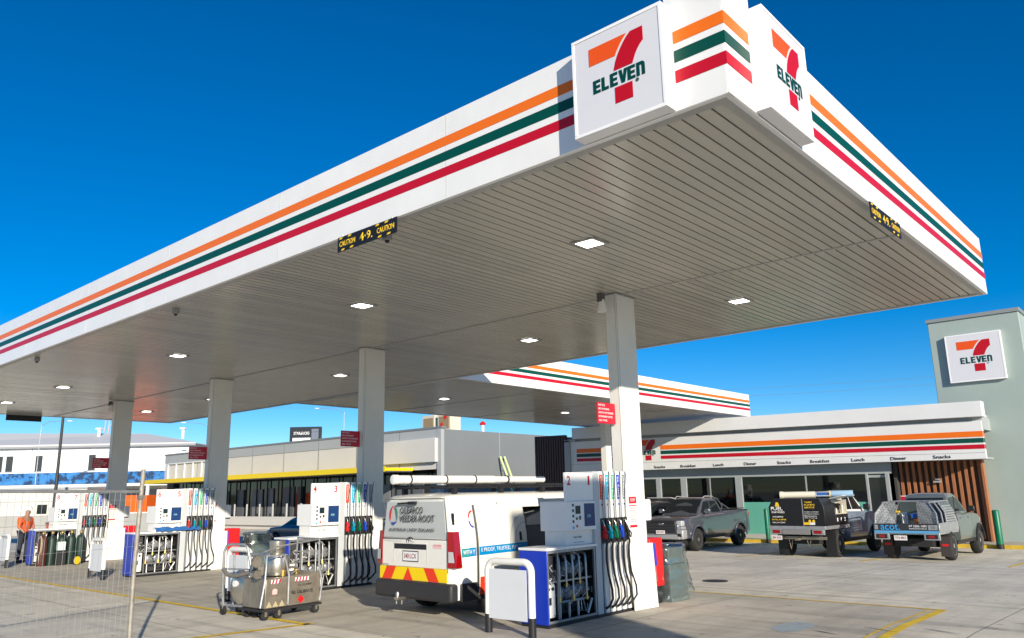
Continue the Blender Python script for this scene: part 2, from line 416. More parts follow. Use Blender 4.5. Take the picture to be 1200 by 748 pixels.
clear_board((-.02, 5.70, HS-.004), (0, -1, 0), 'black and yellow CAUTION 4.9 board under the long left fascia')
clear_board((3.70, -.02, HS-.004), (1, 0, 0), 'black and yellow CAUTION 4.9 board under the short right fascia')
t = MB().box(3.8, 5.05, CL-.1, CL-.06, HS-.22, HS); tag(t.build('clearance_board_back', BLACK), 'plain dark back of a board hung at the far end of the canopy', 'sign')

def cam_dome(x, y, z, label):
    t = thing('security_camera', label, 'security camera', (x, y, z), 0, 'small cameras and sensors under the canopy')
    MB().box(-.05, .05, -.05, .05, -.10, 0).build('housing', mat('grey_housing', (.28, .28, .27), .5), t, bevel=.012)
    MB().lathe([(.03, 0), (.03, -.02), (.018, -.035)], (0, 0, -.10), n=12).build('lens', BLACK, t)
for x, y, l in ((.34, 5.1, 'small grey sensor box behind the left CAUTION board'), (.34, 11.1, 'small grey sensor box under the middle of the long fascia'), (.30, 18.1, 'small grey sensor box at the far left of the soffit')):
    cam_dome(x, y, HS+.01, l)
def bullet_cam(x, y, z, label):
    t = thing('bullet_camera', label, 'security camera', (x, y, z), 0, 'cameras fixed at the column heads')
    MB().box(-.06, .06, -.05, .05, 0, .16).build('mount', mat('cam_mount', (.09, .09, .09), .6), t, bevel=.01)
    MB().lathe([(.045, .0), (.05, -.03), (.085, -.2), (.085, -.22), (.06, -.225)], (0, -.02, .04), n=16).build('camera_body', WHITEP, t)
bullet_cam(5.02, 4.95, HS-.17, 'pale camera hanging beside the head of the front column')
bullet_cam(5.05, 25.7, HS-.17, 'pale camera hanging beside the head of the farthest column')

# ------------------------------------------------------------------ column signs and island furniture
SIGNRED = mat('sign_red', (.52, .01, .03), .4)
SW = mat('sign_white', (.8, .8, .8), .4)
COLS = [(5.24, 4.79, 'front column beside pump 1'), (5.24, 11.84, 'second column beside pump 3'), (5.05, 18.56, 'third column beside pump 5'), (5.12, 25.42, 'farthest column')]
for i, (x, y, w) in enumerate(COLS):
    t = thing('flag_sign', 'red notice plate with white lines of text high on the '+w, 'sign', (x-.02, y+.12, 3.0), 0, 'red flag notices on the columns')
    b = MB().box(-.52, 0, -.01, .01, 0, .35).build('plate', SIGNRED, t)
    for k, (s, wd) in enumerate((('NOTICE', .22), ('NO SMOKING', .36), ('SWITCH OFF ENGINE', .50), ('EXTINGUISH FLAMES', .46), ('ALL TIMES', .28))):
        text(s, 'lettering', (-.49, -.0105, .29-.064*k), (1, 0, 0), (0, 0, 1), wd*.86, .034, SW, b, .002, bold=.012)
    t = thing('stop_notice', 'narrow red and white STOP notice at eye height on the '+w, 'sign', (x+.08, y-.003, 1.29), 0, 'STOP notices on the columns')
    b = MB().box(0, .22, -.006, 0, 0, .50).build('plate', mat('notice_white', (.72, .68, .66), .4), t)
    for za, zb in ((.39, .50), (.345, .36), (0, .04)): MB().box(0, .22, -.009, -.0062, za, zb).build('band', SIGNRED, b)
    text('STOP', 'lettering', (.045, -.0092, .42), (1, 0, 0), (0, 0, 1), .13, .05, SW, b, .001, bold=.01)
    for k in range(7):
        text('No smoking or phones' if k % 2 else 'Engine must be off', 'lettering', (.03, -.0065, .30-.036*k), (1, 0, 0), (0, 0, 1), .16, .016, SIGNRED, b, .001)
    # towel dispenser on the back of the column
    t = thing('towel_dispenser', 'white rounded paper dispenser on the '+w, 'dispenser', (x+.60, y+.0, 1.38), 0, 'paper dispensers on the columns')
    MB().box(0, .16, -.02, .24, 0, .36).build('cover', mat('dispenser_white', (.75, .75, .76), .35), t, bevel=.03, seg=3)
    MB().box(.02, .14, 0, .22, -.03, 0).build('slot', BLACK, t)
    # red bin
    t = thing('rubbish_bin', 'tall red bin standing behind the '+w, 'bin', (x+.66, y+.02, 0), 0, 'red bins on the pump islands')
    MB().box(0, .42, -.02, .40, .28, 1.08).build('bin_body', REDP, t, bevel=.015)
    MB().box(.04, .38, .02, .36, 0, .28).build('bin_foot', BLACK, t)
    MB().box(-.006, 0, .05, .33, .80, .94).build('bin_mouth', DARK, t)

# ------------------------------------------------------------------ fuel pumps
NOZ = [mat('nozzle_red', (.62, .012, .015), .35), mat('nozzle_cyan', (.0, .27, .42), .35), mat('nozzle_green', (.0, .15, .06), .35), mat('nozzle_blue', (.01, .06, .5), .35), mat('nozzle_black', (.015, .015, .015), .35)]
LAB = [mat('grade_red', (.75, .06, .02), .4), mat('grade_cyan', (.0, .42, .68), .4), mat('grade_green', (.06, .45, .22), .4), mat('grade_blue', (.01, .06, .5), .4), mat('grade_grey', (.22, .24, .25), .4)]
GW = ['Unleaded', 'Extra 95', 'E10 blend', 'Extra 98', 'Diesel']
def pump_root(label, x, y):
    return thing('fuel_pump', label, 'fuel pump', (x, y, 0), 0, 'fuel pumps on the islands')
def make_pump(label, x, y, screen):
    t = pump_root(label, x, y)
    D = .50
    # cabinet shell, open on the front: frame bars, floor tray, back, right side
    c = MB(); 
    c.box(0, 1.2, -.0, D, .0, .06); c.box(0, 1.20, D-.02, D, .06, 1.05); c.box(1.18, 1.21, .0, D-.02, .06, 1.05)
    c.build('cabinet_tray', BLACK, t)
    MB().box(-.02, 0, -.01, D+.01, .05, 1.06).build('side_panel', BLUE, t, bevel=.004)['label'] = 'blue end panel'
    MB().box(-.03, 1.22, -.02, D+.02, 1.061, 1.10).build('cabinet_top', WHITE, t, bevel=.006)
    fr = MB(); fr.box(0, .03, -.0, .03, .06, 1.06).box(1.15, 1.18, .0, .03, .06, 1.06).box(.03, 1.15, 0, .025, 1.02, 1.06).box(.03, 1.15, 0, .025, .06, .09)
    fr.box(.03, 1.15, .06, .085, .60, .625).box(.30, .325, .05, .075, .09, 1.02)
    fr.build('cabinet_frame', mat('frame_zinc', (.34, .35, .36), .45, .7, .2, 8), t)
    # hydraulics
    for k in range(5):
        xx = .36+.165*k
        p = MB(); zb = (.36, .56, .36, .58, .34)[k]
        p.tube([(xx, .07, zb), (xx, .07, .80), (xx, .075, .90), (xx+.015, .10, .955), (xx+.05, .16, .97), (xx+.06, .3, .97)], .0165, 8)
        p.build('fuel_pipe', GALV, t)
        e = MB(); e.cyl((xx, .07, zb-.045), (xx, .07, zb+.035), .023, .019, 6).cyl((xx-.03, .07, zb-.01), (xx+.04, .07, zb-.01), .014, n=6)
        e.build('brass_elbow', BRASS, t)
    for k, (mx, mz) in enumerate(((.47, .72), (.64, .75), (.81, .72), (.98, .75), (.50, .42), (.70, .42), (.90, .42), (1.06, .44))):
        m = MB(); m.lathe([(.095, .02), (.1, 0), (.1, -.06), (.08, -.075), (.03, -.08)], (mx, .22, mz), 'y', 16)
        m.cyl((mx-.05, .2, mz+.085), (mx+.05, .2, mz+.085), .025, n=8)
        m.build('flow_meter', CAST, t)
    b = MB(); b.box(.06, .27, .08, .3, .12, .58).build('junction_box', WHITEP, t, bevel=.01)
    MB().box(.10, .17, .072, .08, .30, .40).cyl((.1, .08, .52), (.1, .06, .52), .025, n=8).cyl((.2, .08, .52), (.2, .06, .52), .025, n=8).build('switch', BLACK, t)
    MB().box(.06, .27, .1, .36, .64, .98).box(.36, 1.1, .3, .46, .1, .3).cyl((.75, .34, .22), (1.02, .34, .22), .09, n=14).build('motor', mat('motor_dark', (.06, .06, .065), .5, .2, .2, 8), t, bevel=.01)
    pl = MB()
    for q in range(3): pl.cyl((.42+.22*q, .12, .06), (.42+.22*q, .12, .30), .02, n=8)
    pl.tube([(.36, .1, .31), (1.12, .1, .31)], .018, 8); pl.tube([(1.0, .05, .1), (1.12, .05, .3)], .02, 8)
    pl.build('manifold_pipe', GALV, t)
    w = MB(); rr = random.Random(3)
    for q in range(34):
        x0 = rr.uniform(.05, 1.1); z0 = rr.uniform(.2, 1.0)
        pts = [(x0, .12, z0)]
        for _ in range(5): pts.append((min(1.13, max(.04, pts[-1][0]+rr.uniform(-.13, .13))), rr.uniform(.05, .2), min(1.0, max(.12, pts[-1][2]+rr.uniform(-.15, .12)))))
        w.use((BLACK, CAST, WHITEP)[q % 3]).tube(pts, .006, 5)
    w.build('wiring', None, t)
    # hose tower
    X0 = 1.21; X1 = 2.12; Z = 2.20
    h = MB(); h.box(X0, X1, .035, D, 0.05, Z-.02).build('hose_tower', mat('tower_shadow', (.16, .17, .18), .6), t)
    MB().box(X0-.01, X0+.14, -.004, D, .05, Z).build('tower_jamb', GREYP, t, bevel=.004)
    MB().box(X1-.0, X1+.03, -.0, D, .05, Z-.02).build('tower_end_panel', WHITE, t, bevel=.004)
    MB().box(X0, X1, 0, D, 0.0, .05).build('tower_base', BLACK, t)
    for k in range(5):
        xx = X0+.155+.158*k
        MB().box(xx+.052, xx+.145, -.004, .034, .05, 1.08).build('lower_strip', WHITE, t, bevel=.006)
        MB().box(xx-.012, xx+.098, -.004, .034, 1.47, Z).build('upper_strip', WHITE, t, bevel=.006)
        MB().box(xx-.014, xx+.104, -.012, .034, 1.10, 1.47).build('nozzle_boot', BLACK, t, bevel=.008)
        lb = MB().box(xx+.004, xx+.082, -.008, -.0042, 1.76, Z-.05).build('grade_label', LAB[k], t, False)
        text(GW[k], 'lettering', (xx+.062, -.0082, 1.79), (0, 0, 1), (-1, 0, 0), .33, .036, SW, lb, .001, bold=.01)
        MB().cyl((xx+.043, -.008, 1.68), (xx+.043, -.0045, 1.68), .016, n=10).build('button', NOZ[k], t)
        n = MB(); n.use(NOZ[k]).box(xx+.012, xx+.062, -.085, -.012, 1.16, 1.27).prism([(xx+.012, -.075, 1.27), (xx+.062, -.075, 1.27), (xx+.058, -.04, 1.36), (xx+.016, -.04, 1.36)], (0, .03, 0))
        n.use(STEEL).tube([(xx+.036, -.05, 1.34), (xx+.03, -.035, 1.41), (xx+.02, -.01, 1.44)], .012, 8)
        n.use(BLACK).tube([(xx+.04, -.085, 1.26), (xx+.045, -.12, 1.22), (xx+.045, -.10, 1.15)], .012, 6)
        n.build('nozzle', None, t, bevel=.004)
        hs = MB(); sw = .03+.01*k
        hs.tube([(xx+.04, -.06, 1.17), (xx+.045, -.075, 1.10), (xx+.04, -.06, 1.02), (xx+.045, -.05, .85), (xx+.07, -.06, .62), (xx+.075+sw, -.09, .40), (xx+.07+sw, -.10, .26), (xx+.045, -.07, .16), (xx+.01, -.02, .12)], .018, 8)
        hs.tube([(xx+.045, -.02, 1.47), (xx+.035, -.03, 1.8), (xx+.11, -.02, 2.17), (xx+.115, .01, 2.2)], .006, 5)
        hs.build('hose', HOSE, t)
        MB().box(xx+.105, xx+.14, .005, .033, 1.49, Z).build('hose_channel', GALV, t)
    # number panel, display head, neck
    MB().box(.50, 1.20, .0, .05, 1.75, 2.18).build('number_panel', WHITE, t, bevel=.008)
    MB().box(.52, 1.20, .05, .45, 1.10, 1.31).build('neck', WHITEP, t, bevel=.006)
    d = MB().box(.50, 1.205, -.03, D+.02, 1.31, 1.75).build('display_head', WHITE, t, bevel=.012, seg=3)
    d['label'] = 'white pay terminal and price display'
    MB().box(.90, 1.17, -.036, -.0302, 1.37, 1.71).build('advert_screen', screen, d)
    MB().box(.68, .80, -.036, -.0302, 1.56, 1.68).build('price_display', SREEN, d)
    bt = MB()
    for (a, z) in ((.60, 1.69), (.60, 1.61), (.60, 1.53), (.60, 1.45), (.69, 1.49), (.77, 1.49), (.60, 1.36), (.69, 1.38), (.77, 1.51)):
        bt.use(BLACK if z > 1.4 else (LAB[1] if a < .65 else LAB[0])).box(a, a+.035, -.037, -.0302, z-.017, z+.02)
    bt.build('button', None, d, False)
    text('OK', 'screen_mark', (.97, -.0362, 1.50), (1, 0, 0), (0, 0, 1), .1, .045, mat('screen_cyan', (.35, .75, .8), .3), d, .001, bold=.01)
    text('PAY HERE', 'lettering', (.72, .0495, 1.20), (1, 0, 0), (0, 0, 1), .2, .03, BLACK, t, .002)
    MB().box(.72, .98, .046, .05, 1.13, 1.15).build('notice', GREYP, t)
    return t
def numbers(t, a, b):
    text(a, 'pump_number', (.53, -.0015, 1.99), (1, 0, 0), (0, 0, 1), .085, .14, RED, t, .002, bold=.012)
    text(b, 'pump_number', (1.06, -.0015, 1.99), (1, 0, 0), (0, 0, 1), .045 if b == '1' else .08, .14, RED, t, .002, bold=.012)
p1 = make_pump('fuel pump numbered 2 and 1 with its cabinet open, nearest on the right', 3.05, 4.73, SBLUE)
P = [p1]
for (x, y, l) in ((3.24, 11.6, 'fuel pump numbered 4 and 3 behind the stainless tank trolley'), (3.05, 18.33, 'fuel pump numbered 6 and 5 behind the fence post'), (2.95, 25.2, 'farthest fuel pump numbered 8 and 7 with green cylinders before it')):
    c = copy_tree(p1); c.location = (x, y, 0); c['label'] = l; P.append(c)
for t, (a, b) in zip(P, (('2', '1'), ('4', '3'), ('6', '5'), ('8', '7'))): numbers(t, a, b)

# detached access panels
DL = ['leaning on the front column right of pump 1', 'leaning between the hoses of pump 3 and the van', 'leaning right of the hoses of pump 5', 'leaning right of the hoses of the farthest pump']
for i, (x, y, _) in enumerate(COLS):
    dx = 5.12 if i == 0 else x-.02
    t = thing('access_panel', 'white cabinet cover '+DL[i], 'panel', (dx, y-.12, 0), R(-6), 'cabinet covers leaning on the columns')
    M = Matrix.Rotation(R(-3), 3, 'X')
    MB().cbox((.31, .0, .52), (.60, .03, 1.02), M).build('cover_sheet', WHITEP, t, bevel=.006)
    MB().cbox((.622, .016, .22), (.022, .034, .38), M).cbox((.622, -.016, .84), (.022, .034, .36), M).build('edge_strip', BLUE, t)
    MB().cbox((.622, 0, .53), (.012, .036, .24), M).build('edge_bare', GALV, t)

# U shaped guard rails
def guard(label, x, y, w=.80, rz=0):
    t = thing('pump_guard', label, 'guard rail', (x, y, 0), rz, 'white hoop guards at the island ends')
    r = .05; pts = [(0, -w/2, .24), (0, -w/2, .83)]
    for k in range(1, 8):
        a = PI/2*k/7; pts.append((0, -w/2+.13*(1-math.cos(a)), .83+.13*math.sin(a)))
    for k in range(0, 8):
        a = PI/2*(1-k/7); pts.append((0, w/2-.13*(1-math.cos(a)), .83+.13*math.sin(a)))
    pts += [(0, w/2, .24)]
    MB().tube(pts, r, 14).build('hoop', WHITEP, t)
    for s in (-1, 1): MB().cyl((0, s*w/2, 0), (0, s*w/2, .25), .054, n=14).build('foot_sleeve', BLACK, t)
    MB().box(-.035, -.028, -w/2+.06, w/2-.04, .20, .86).build('sign_plate', mat('plate_grey', (.66, .68, .71), .35, 0, .04, 2), t)
guard('nearest hoop guard with blank grey plate, in front of the blue panel of pump 2', 2.40, 4.88)
guard('white hoop guard behind the hose reel, in front of pump 4', 2.02, 11.35, .75)
guard('white hoop guard in front of pump 6, left of the fence post', 2.38, 18.8)
guard('white hoop guard at the left picture edge, in front of the farthest pump', 2.25, 25.55)
# rear hoops at far ends of islands
for i, (x, y, w) in enumerate(COLS):
    if i == 0: continue

# wrapped boxes on the islands
def wrapped(label, x, y, rz, grp=None):
    t = thing('wrapped_cabinet', label, 'wrapped box', (x, y, gz(x)), rz, 'grey cabinets wrapped in clear film')
    g = mat('wrapped_grey', (.13, .16, .15), .5, 0, .15, 4)
    MB().box(0, .62, 0, .5, 0, .62).box(-.02, .64, -.02, .52, 0, .08).build('cabinet', g, t, bevel=.01)
    MB().prism([(.02, .02, .62), (.6, .02, .62), (.6, .48, .62), (.02, .48, .62)], (0, 0, .28)).build('upper_unit', g, t, bevel=.02)
    rr = random.Random(5 if x > 6.2 else 9); mb = MB(); nu, nv = 44, 22; vs = []
    for j in range(nv+1):
        for i in range(nu):
            a = 2*PI*i/nu; z = .96-.9*j/nv
            sx = .38+.02*math.sin(3*a+j); sy = .31+.02*math.cos(4*a)
            sup = (abs(math.cos(a))**4+abs(math.sin(a))**4)**-.25
            fl = 1.0+(.42*max(0, math.cos(a-.15))*(j/nv)**1.4 if j > 6 else 0) - .02*math.sin(j*.25)
            if j == 0: sup *= .86
            k = 1+rr.uniform(-.03, .03)+.03*math.sin(7*a+.5*math.sin(j*.3))+.018*math.sin(17*a+.8*math.sin(j*.22+1))
            vs.append((.31+sx*math.cos(a)*sup*fl*k, .25+sy*math.sin(a)*sup*fl*k, z+rr.uniform(-.006, .006)+(.10*max(0, math.cos(a)) if j > nv-4 else 0)))
    fs = [(j*nu+i, j*nu+(i+1) % nu, (j+1)*nu+(i+1) % nu, (j+1)*nu+i) for j in range(nv) for i in range(nu)] + [tuple(range(nu))]
    mb.add(vs, fs)
    if 'film' not in MATS:
        m = bpy.data.materials.new('film'); m.use_nodes = True; nt = m.node_tree; nt.nodes.clear()
        o_ = nt.nodes.new('ShaderNodeOutputMaterial'); mx = nt.nodes.new('ShaderNodeMixShader'); tr = nt.nodes.new('ShaderNodeBsdfTransparent'); gl = nt.nodes.new('ShaderNodeBsdfGlossy')
        gl.inputs['Color'].default_value = (.75, .8, .82, 1); gl.inputs['Roughness'].default_value = .22
        tr.inputs[0].default_value = (.86, .9, .9, 1); lw = nt.nodes.new('ShaderNodeLayerWeight'); lw.inputs[0].default_value = .35
        mr = nt.nodes.new('ShaderNodeMapRange'); mr.inputs['To Min'].default_value = .10; mr.inputs['To Max'].default_value = .75
        nt.links.new(lw.outputs['Facing'], mr.inputs['Value']); nt.links.new(mr.outputs[0], mx.inputs[0])
        nt.links.new(tr.outputs[0], mx.inputs[1]); nt.links.new(gl.outputs[0], mx.inputs[2]); nt.links.new(mx.outputs[0], o_.inputs[0]); MATS['film'] = m
    me = mb.build('plastic_film', MATS['film'], t)
wrapped('waist high grey cabinet in shiny clear film right of the nearest red bin', 6.40, 4.72, R(2))
wrapped('grey cabinet in clear film seen between the third column and pump 4', 6.4, 18.35, 0)
wrapped('grey cabinet in clear film behind the second column', 6.3, 11.9, 0)


# ------------------------------------------------------------------ vehicles
def clampf(a, lo, hi): return max(lo, min(hi, a))
def interp(tab, x):
    if x <= tab[0][0]: return tab[0][1]
    for (a, va), (b, vb) in zip(tab, tab[1:]):
        if x <= b: return va+(vb-va)*(x-a)/(b-a) if b > a else vb
    return tab[-1][1]
def arch(x, wheels, r, base):
    """lower body line with round wheel openings"""
    z = base
    for wx, wz in wheels:
        if abs(x-wx) < r: z = max(z, wz+math.sqrt(r*r-(x-wx)**2))
    return z
def arch_stations(wheels, r, xs):
    s = set(xs)
    for wx, _ in wheels:
        for k in range(13): s.add(round(wx-r*math.cos(PI*k/12), 4))
    return sorted(s)
def loft(xs, zlo, zhi, w, levels, r=.1, skip=None, crown=.02):
    mb = MB(); rings = []; tr = []
    for x in xs:
        lo, hi = zlo(x), zhi(x); rr = min(r, (hi-lo)*.45); top = hi-rr
        zz = [lo]+[clampf(l, lo, top) for l in levels]+[top]
        half = [(w(x, z), z) for z in zz]
        wt = w(x, top)
        for k in range(1, 5):
            a = PI/2*k/4; half.append((wt-rr*1.15*(1-math.cos(a)), top+rr*math.sin(a)))
        we = half[-1][0]
        half.append((we*.5, hi+crown*.75)); 
        ring = [(x, y, z) for y, z in half]+[(x, 0, hi+crown)]+[(x, -y, z) for y, z in reversed(half)]
        rings.append(ring)
    n = len(rings[0]); vs = [p for r_ in rings for p in r_]; fs = []
    for i in range(len(xs)-1):
        for j in range(n-1):
            a = vs[i*n+j]; b = vs[(i+1)*n+j+1]
            if skip and skip((a[0]+b[0])/2, (a[1]+b[1])/2, (a[2]+b[2])/2): continue
            fs.append((i*n+j, i*n+j+1, (i+1)*n+j+1, (i+1)*n+j))
        fs.append((i*n+n-1, i*n, (i+1)*n, (i+1)*n+n-1))
    fs.append(tuple(range(n))); fs.append(tuple(range((len(xs)-1)*n, len(xs)*n)))
    mb.add(vs, fs); return mb
def side_panel(xz, s, w, off=.004, th=.012, sub=6):
    """polygon in x,z laid on the side surface y = s*w(x,z); xz = four corners"""
    mb = MB(); (a, b, c, d) = xz; vo = []; vi = []
    for j in range(sub+1):
        for i in range(sub+1):
            u = i/sub; v = j/sub
            x = (a[0]*(1-u)+b[0]*u)*(1-v)+(d[0]*(1-u)+c[0]*u)*v; z = (a[1]*(1-u)+b[1]*u)*(1-v)+(d[1]*(1-u)+c[1]*u)*v
            y = w(x, z); vo.append((x, s*(y+off), z)); vi.append((x, s*(y+off-th), z))
    m = sub+1; N = m*m; fs = []
    for j in range(sub):
        for i in range(sub):
            q = (j*m+i, j*m+i+1, (j+1)*m+i+1, (j+1)*m+i); fs.append(q); fs.append(tuple(N+k for k in reversed(q)))
    edge = [i for i in range(m)]+[j*m+sub for j in range(1, m)]+[sub*m+i for i in range(sub-1, -1, -1)]+[j*m for j in range(sub-1, 0, -1)]
    for a_, b_ in zip(edge, edge[1:]+edge[:1]): fs.append((a_, b_, N+b_, N+a_))
    return mb.add(vo+vi, fs)
def cross_panel(pts, th=.012):
    """polygon of 3d points with thickness along its normal"""
    P = [Vector(p) for p in pts]; n = (P[1]-P[0]).cross(P[2]-P[0]).normalized()
    return MB().prism(P, n*th)
RIMS = mat('alloy_rim', (.30, .30, .31), .35, .7, .15, 8); RIMW = mat('steel_rim', (.42, .42, .42), .4, .5, .15, 8)
def wheel(parent, x, y, r, s, rim=RIMS, wd=.24, spokes=6):
    """s = side the outer face looks to"""
    o = bpy.data.objects.new('wheel', None); col.objects.link(o); o.parent = parent; o.location = (x, y, r)
    prof = [(r*.62, -wd/2), (r*.93, -wd/2), (r, -wd/2+.035), (r, wd/2-.035), (r*.93, wd/2), (r*.62, wd/2)]
    MB().lathe(prof, (0, 0, 0), 'y', 28).build('tyre', RUBBER, o)
    m = MB(); m.lathe([(r*.60, s*wd*.30), (r*.64, s*wd*.50), (r*.66, s*wd*.51), (r*.66, s*wd*.1), (r*.60, s*wd*.1)], (0, 0, 0), 'y', 24)
    for k in range(spokes):
        a = 2*PI*k/spokes; M = Matrix.Rotation(a, 3, 'Y')
        m.cbox(M @ Vector((0, s*wd*.42, r*.34)), (r*.15, .03, r*.60), M)
    m.lathe([(r*.16, s*wd*.3), (r*.16, s*wd*.50), (.01, s*wd*.51)], (0, 0, 0), 'y', 14)
    m.build('rim', rim, o)
    MB().lathe([(r*.6, s*wd*.12), (.02, s*wd*.12)], (0, 0, 0), 'y', 20).build('brake', DARK, o)
    return o
PLATEM = mat('plate_white', (.75, .75, .75), .4)
def plate(parent, o, u, body, w=.37, h=.13, c=None):
    u = Vector(u); v = Vector((0, 0, 1)); n = u.cross(v); o = Vector(o)
    p = flat('number_plate', [(0, 0), (1, 0), (1, 1), (0, 1)], o, u, v, w, h, PLATEM, parent, .008)
    text(body, 'lettering', o+u*w*.08+v*h*.25+n*.008, u, v, w*.84, h*.55, c or mat('plate_maroon', (.25, .01, .02), .5), p, .001, bold=.015)
TAIL = mat('tail_light_red', (.27, .002, .004), .15, coat=.8)
CLEAR = mat('lamp_clear', (.55, .56, .58), .12, .3)
CHROME = mat('chrome', (.65, .65, .66), .12, 1)

# --- service van, rear towards the camera
VAN = mat('van_white', (.76, .74, .68), .28, 0, .03, 1.5, coat=.5)
van = thing('service_van', 'white service van between two pump islands, its side door open and chevrons on its tail', 'van', (2.75, 7.24, 0), R(-.8))
VH = 1.90; VL = 5.05
def vw(x, z):
    b = .975-.02*abs(x-2.3)/2.3
    t = 0 if z < 1.0 else ((z-1.0)/.9)**1.7*.17
    if z < .5: t += (.5-z)*.12
    e = .16*max(0, (1-x/.16))**2 if x < .16 else 0
    f = .30*max(0, (x-4.55)/.5)**2 if x > 4.55 else 0
    return b-t-e-f
vzhi = lambda x: interp([(0, 1.84), (.12, 1.885), (.5, VH), (3.3, VH), (3.7, 1.86), (4.35, 1.30), (4.85, 1.02), (5.05, .78)], x)
vwheels = [(1.02, .33), (4.2, .33)]
vzlo = lambda x: arch(x, vwheels, .41, .30)
DO = (1.63, 2.62, .36, 1.66)   # door opening x0 x1 z0 z1
vx = arch_stations(vwheels, .41, [0, .04, .09, .16, .35, .5, DO[0], 2.1, DO[1], 3.0, 3.3, 3.45, 3.6, 3.7, 3.85, 4.0, 4.2, 4.35, 4.6, 4.75, 4.85, 4.95, 5.05])
lv = [.36, .5, .7, .9, 1.0, 1.15, 1.3, 1.45, 1.55, 1.66, 1.72]
vb = loft(vx, vzlo, vzhi, vw, lv, .11, skip=lambda x, y, z: y < -.5 and DO[0] < x < DO[1] and DO[2] < z < DO[3])
vb.build('body', VAN, van)
it = MB(); it.use(mat('van_floor', (.10, .10, .10), .7)).box(DO[0]-.6, DO[1]+.3, -.88, .86, .33, .37)
it.use(mat('van_lining', (.16, .16, .165), .6)).box(DO[0]-.6, DO[1]+.3, .84, .86, .37, 1.75).box(DO[1]+.28, DO[1]+.3, -.85, .84, .37, 1.75).box(DO[0]-.6, DO[0]-.58, -.85, .84, .37, 1.75)
it.build('cargo_lining', None, van, False)
MB().box(DO[0], DO[1], -.955, -.93, .30, .36).build('door_step', BLACK, van)
# rear details (face looks to -x)
def vrear(a, b, c, d, z0, z1, off, m, nm): return MB().box(-off, .02, a, b, z0, z1).build(nm, m, van, bevel=.01)
GWIN = mat('window_wrap_grey', (.45, .47, .46), .35, 0, .03, 2)
tg = MB(); P4 = [(-.006, .80, 1.21), (-.006, -.76, 1.21), (.0, -.69, 1.79), (.0, .72, 1.79)]
tw = cross_panel(P4, -.02).build('rear_window', GWIN, van, bevel=.008); tw['label'] = 'rear window covered with grey film and black lettering'
T = lambda s, y, z, w, h, m=BLACK, b=.0, nm='lettering', sh=0: text(s, nm, (-.031, y, z), (0, -1, 0), (0, 0, 1), w, h, m, tw, .002, bold=b, shear=sh)
T('GILBARCO', .33, 1.595, .56, .105, b=.004); T('VEEDER-ROOT', .35, 1.465, .86, .105, b=.004); T('AUSTRALIA | NEW ZEALAND', .62, 1.30, 1.12, .065)
lg = MB()
for k, (m, a0, a1) in enumerate(((NOZ[0], 95, 215), (mat('ring_green', (.05, .22, .16), .4), -35, 85), (mat('ring_blue', (.02, .05, .35), .4), 225, 320))):
    lg.use(m); pts = []
    for q in range(9):
        a = R(a0+(a1-a0)*q/8); pts.append((-.031, .50+.10*math.cos(a)*-1, 1.575+.155*math.sin(a)))
    inn = []
    for q in range(9):
        a = R(a0+(a1-a0)*q/8); th = .035*math.sin(PI*(q+.6)/9.2); inn.append((-.031, .50-(.10-th)*math.cos(a), 1.575+(.155-th)*math.sin(a)))
    for q in range(8): lg.prism([pts[q], pts[q+1], inn[q+1], inn[q]], (-.003, 0, 0))
lg.build('round_logo', None, tw, False)
MB().tube([(-.035, -.0, 1.775), (-.06, .02, 1.77), (-.05, .38, 1.755)], .016, 6).box(-.07, -.02, -.07, .1, 1.74, 1.79).build('rear_wiper', BLACK, van)
tgm = MB().box(-.012, .01, -.80, .84, .70, 1.13); tgo = tgm.build('tailgate', VAN, van, bevel=.012); tgo.location = (0, 0, .055)
MB().tube([(-.013, .83, .70), (-.013, .835, 1.2), (-.008, .75, 1.83), (-.008, -.72, 1.83), (-.013, -.80, 1.2), (-.013, -.79, .70)], .006, 5).tube([(-.016, .83, 1.198), (-.016, -.79, 1.198)], .006, 5).build('tailgate_seam', mat('seam_dark', (.08, .08, .08), .6), van)
MB().box(-.02, -.005, -.30, .50, .98, 1.06).build('handle_recess', BLACK, tgo, bevel=.01)
MB().box(-.022, -.0122, -.31, .51, 1.062, 1.085).build('handle_trim', VAN, tgo, bevel=.005)
MB().tube([(-.014, .51, .98), (-.014, .51, .74)], .004, 5).tube([(-.014, -.31, .98), (-.014, -.31, .74)], .004, 5).build('gate_crease', mat('crease_grey', (.4, .4, .38), .5), tgo)
plate(tgo, (-.013, .27, .80), (0, -1, 0), '340\u00b7LCX', .36, .14)
MB().box(-.017, -.0125, -.10, .28, .785, .80).box(-.017, -.0125, -.10, .28, .94, .955).box(-.017, -.0125, .27, .285, .79, .95).box(-.017, -.0125, -.105, -.09, .79, .95).build('plate_frame', BLACK, tgo)
em = MB()
for rx, rz_ in ((.085, .058), (.034, .052)):
    pts = [(-.018, .10+rx*math.cos(2*PI*k/20), 1.112+rz_*math.sin(2*PI*k/20)) for k in range(20)]; em.tube(pts, .005, 5, True)
pts = [(-.018, .10+.058*math.cos(2*PI*k/16), 1.135+.022*math.sin(2*PI*k/16)) for k in range(16)]; em.tube(pts, .005, 5, True)
em.build('badge', mat('badge_grey', (.22, .22, .22), .25, .8), tgo)
text('www.gilbarco.com.au', 'lettering', (-.0125, .80, 1.085), (0, -1, 0), (0, 0, 1), .48, .03, mat('letter_grey', (.3, .3, .3), .5), tgo, .001)
text('HIACE', 'lettering', (-.0125, .82, .715), (0, -1, 0), (0, 0, 1), .17, .025, BLACK, tgo, .001)
MB().box(-.0145, -.0122, -.66, -.45, 1.0, 1.07).build('red_notice', mat('notice_pink', (.72, .5, .5), .5), tgo, False)
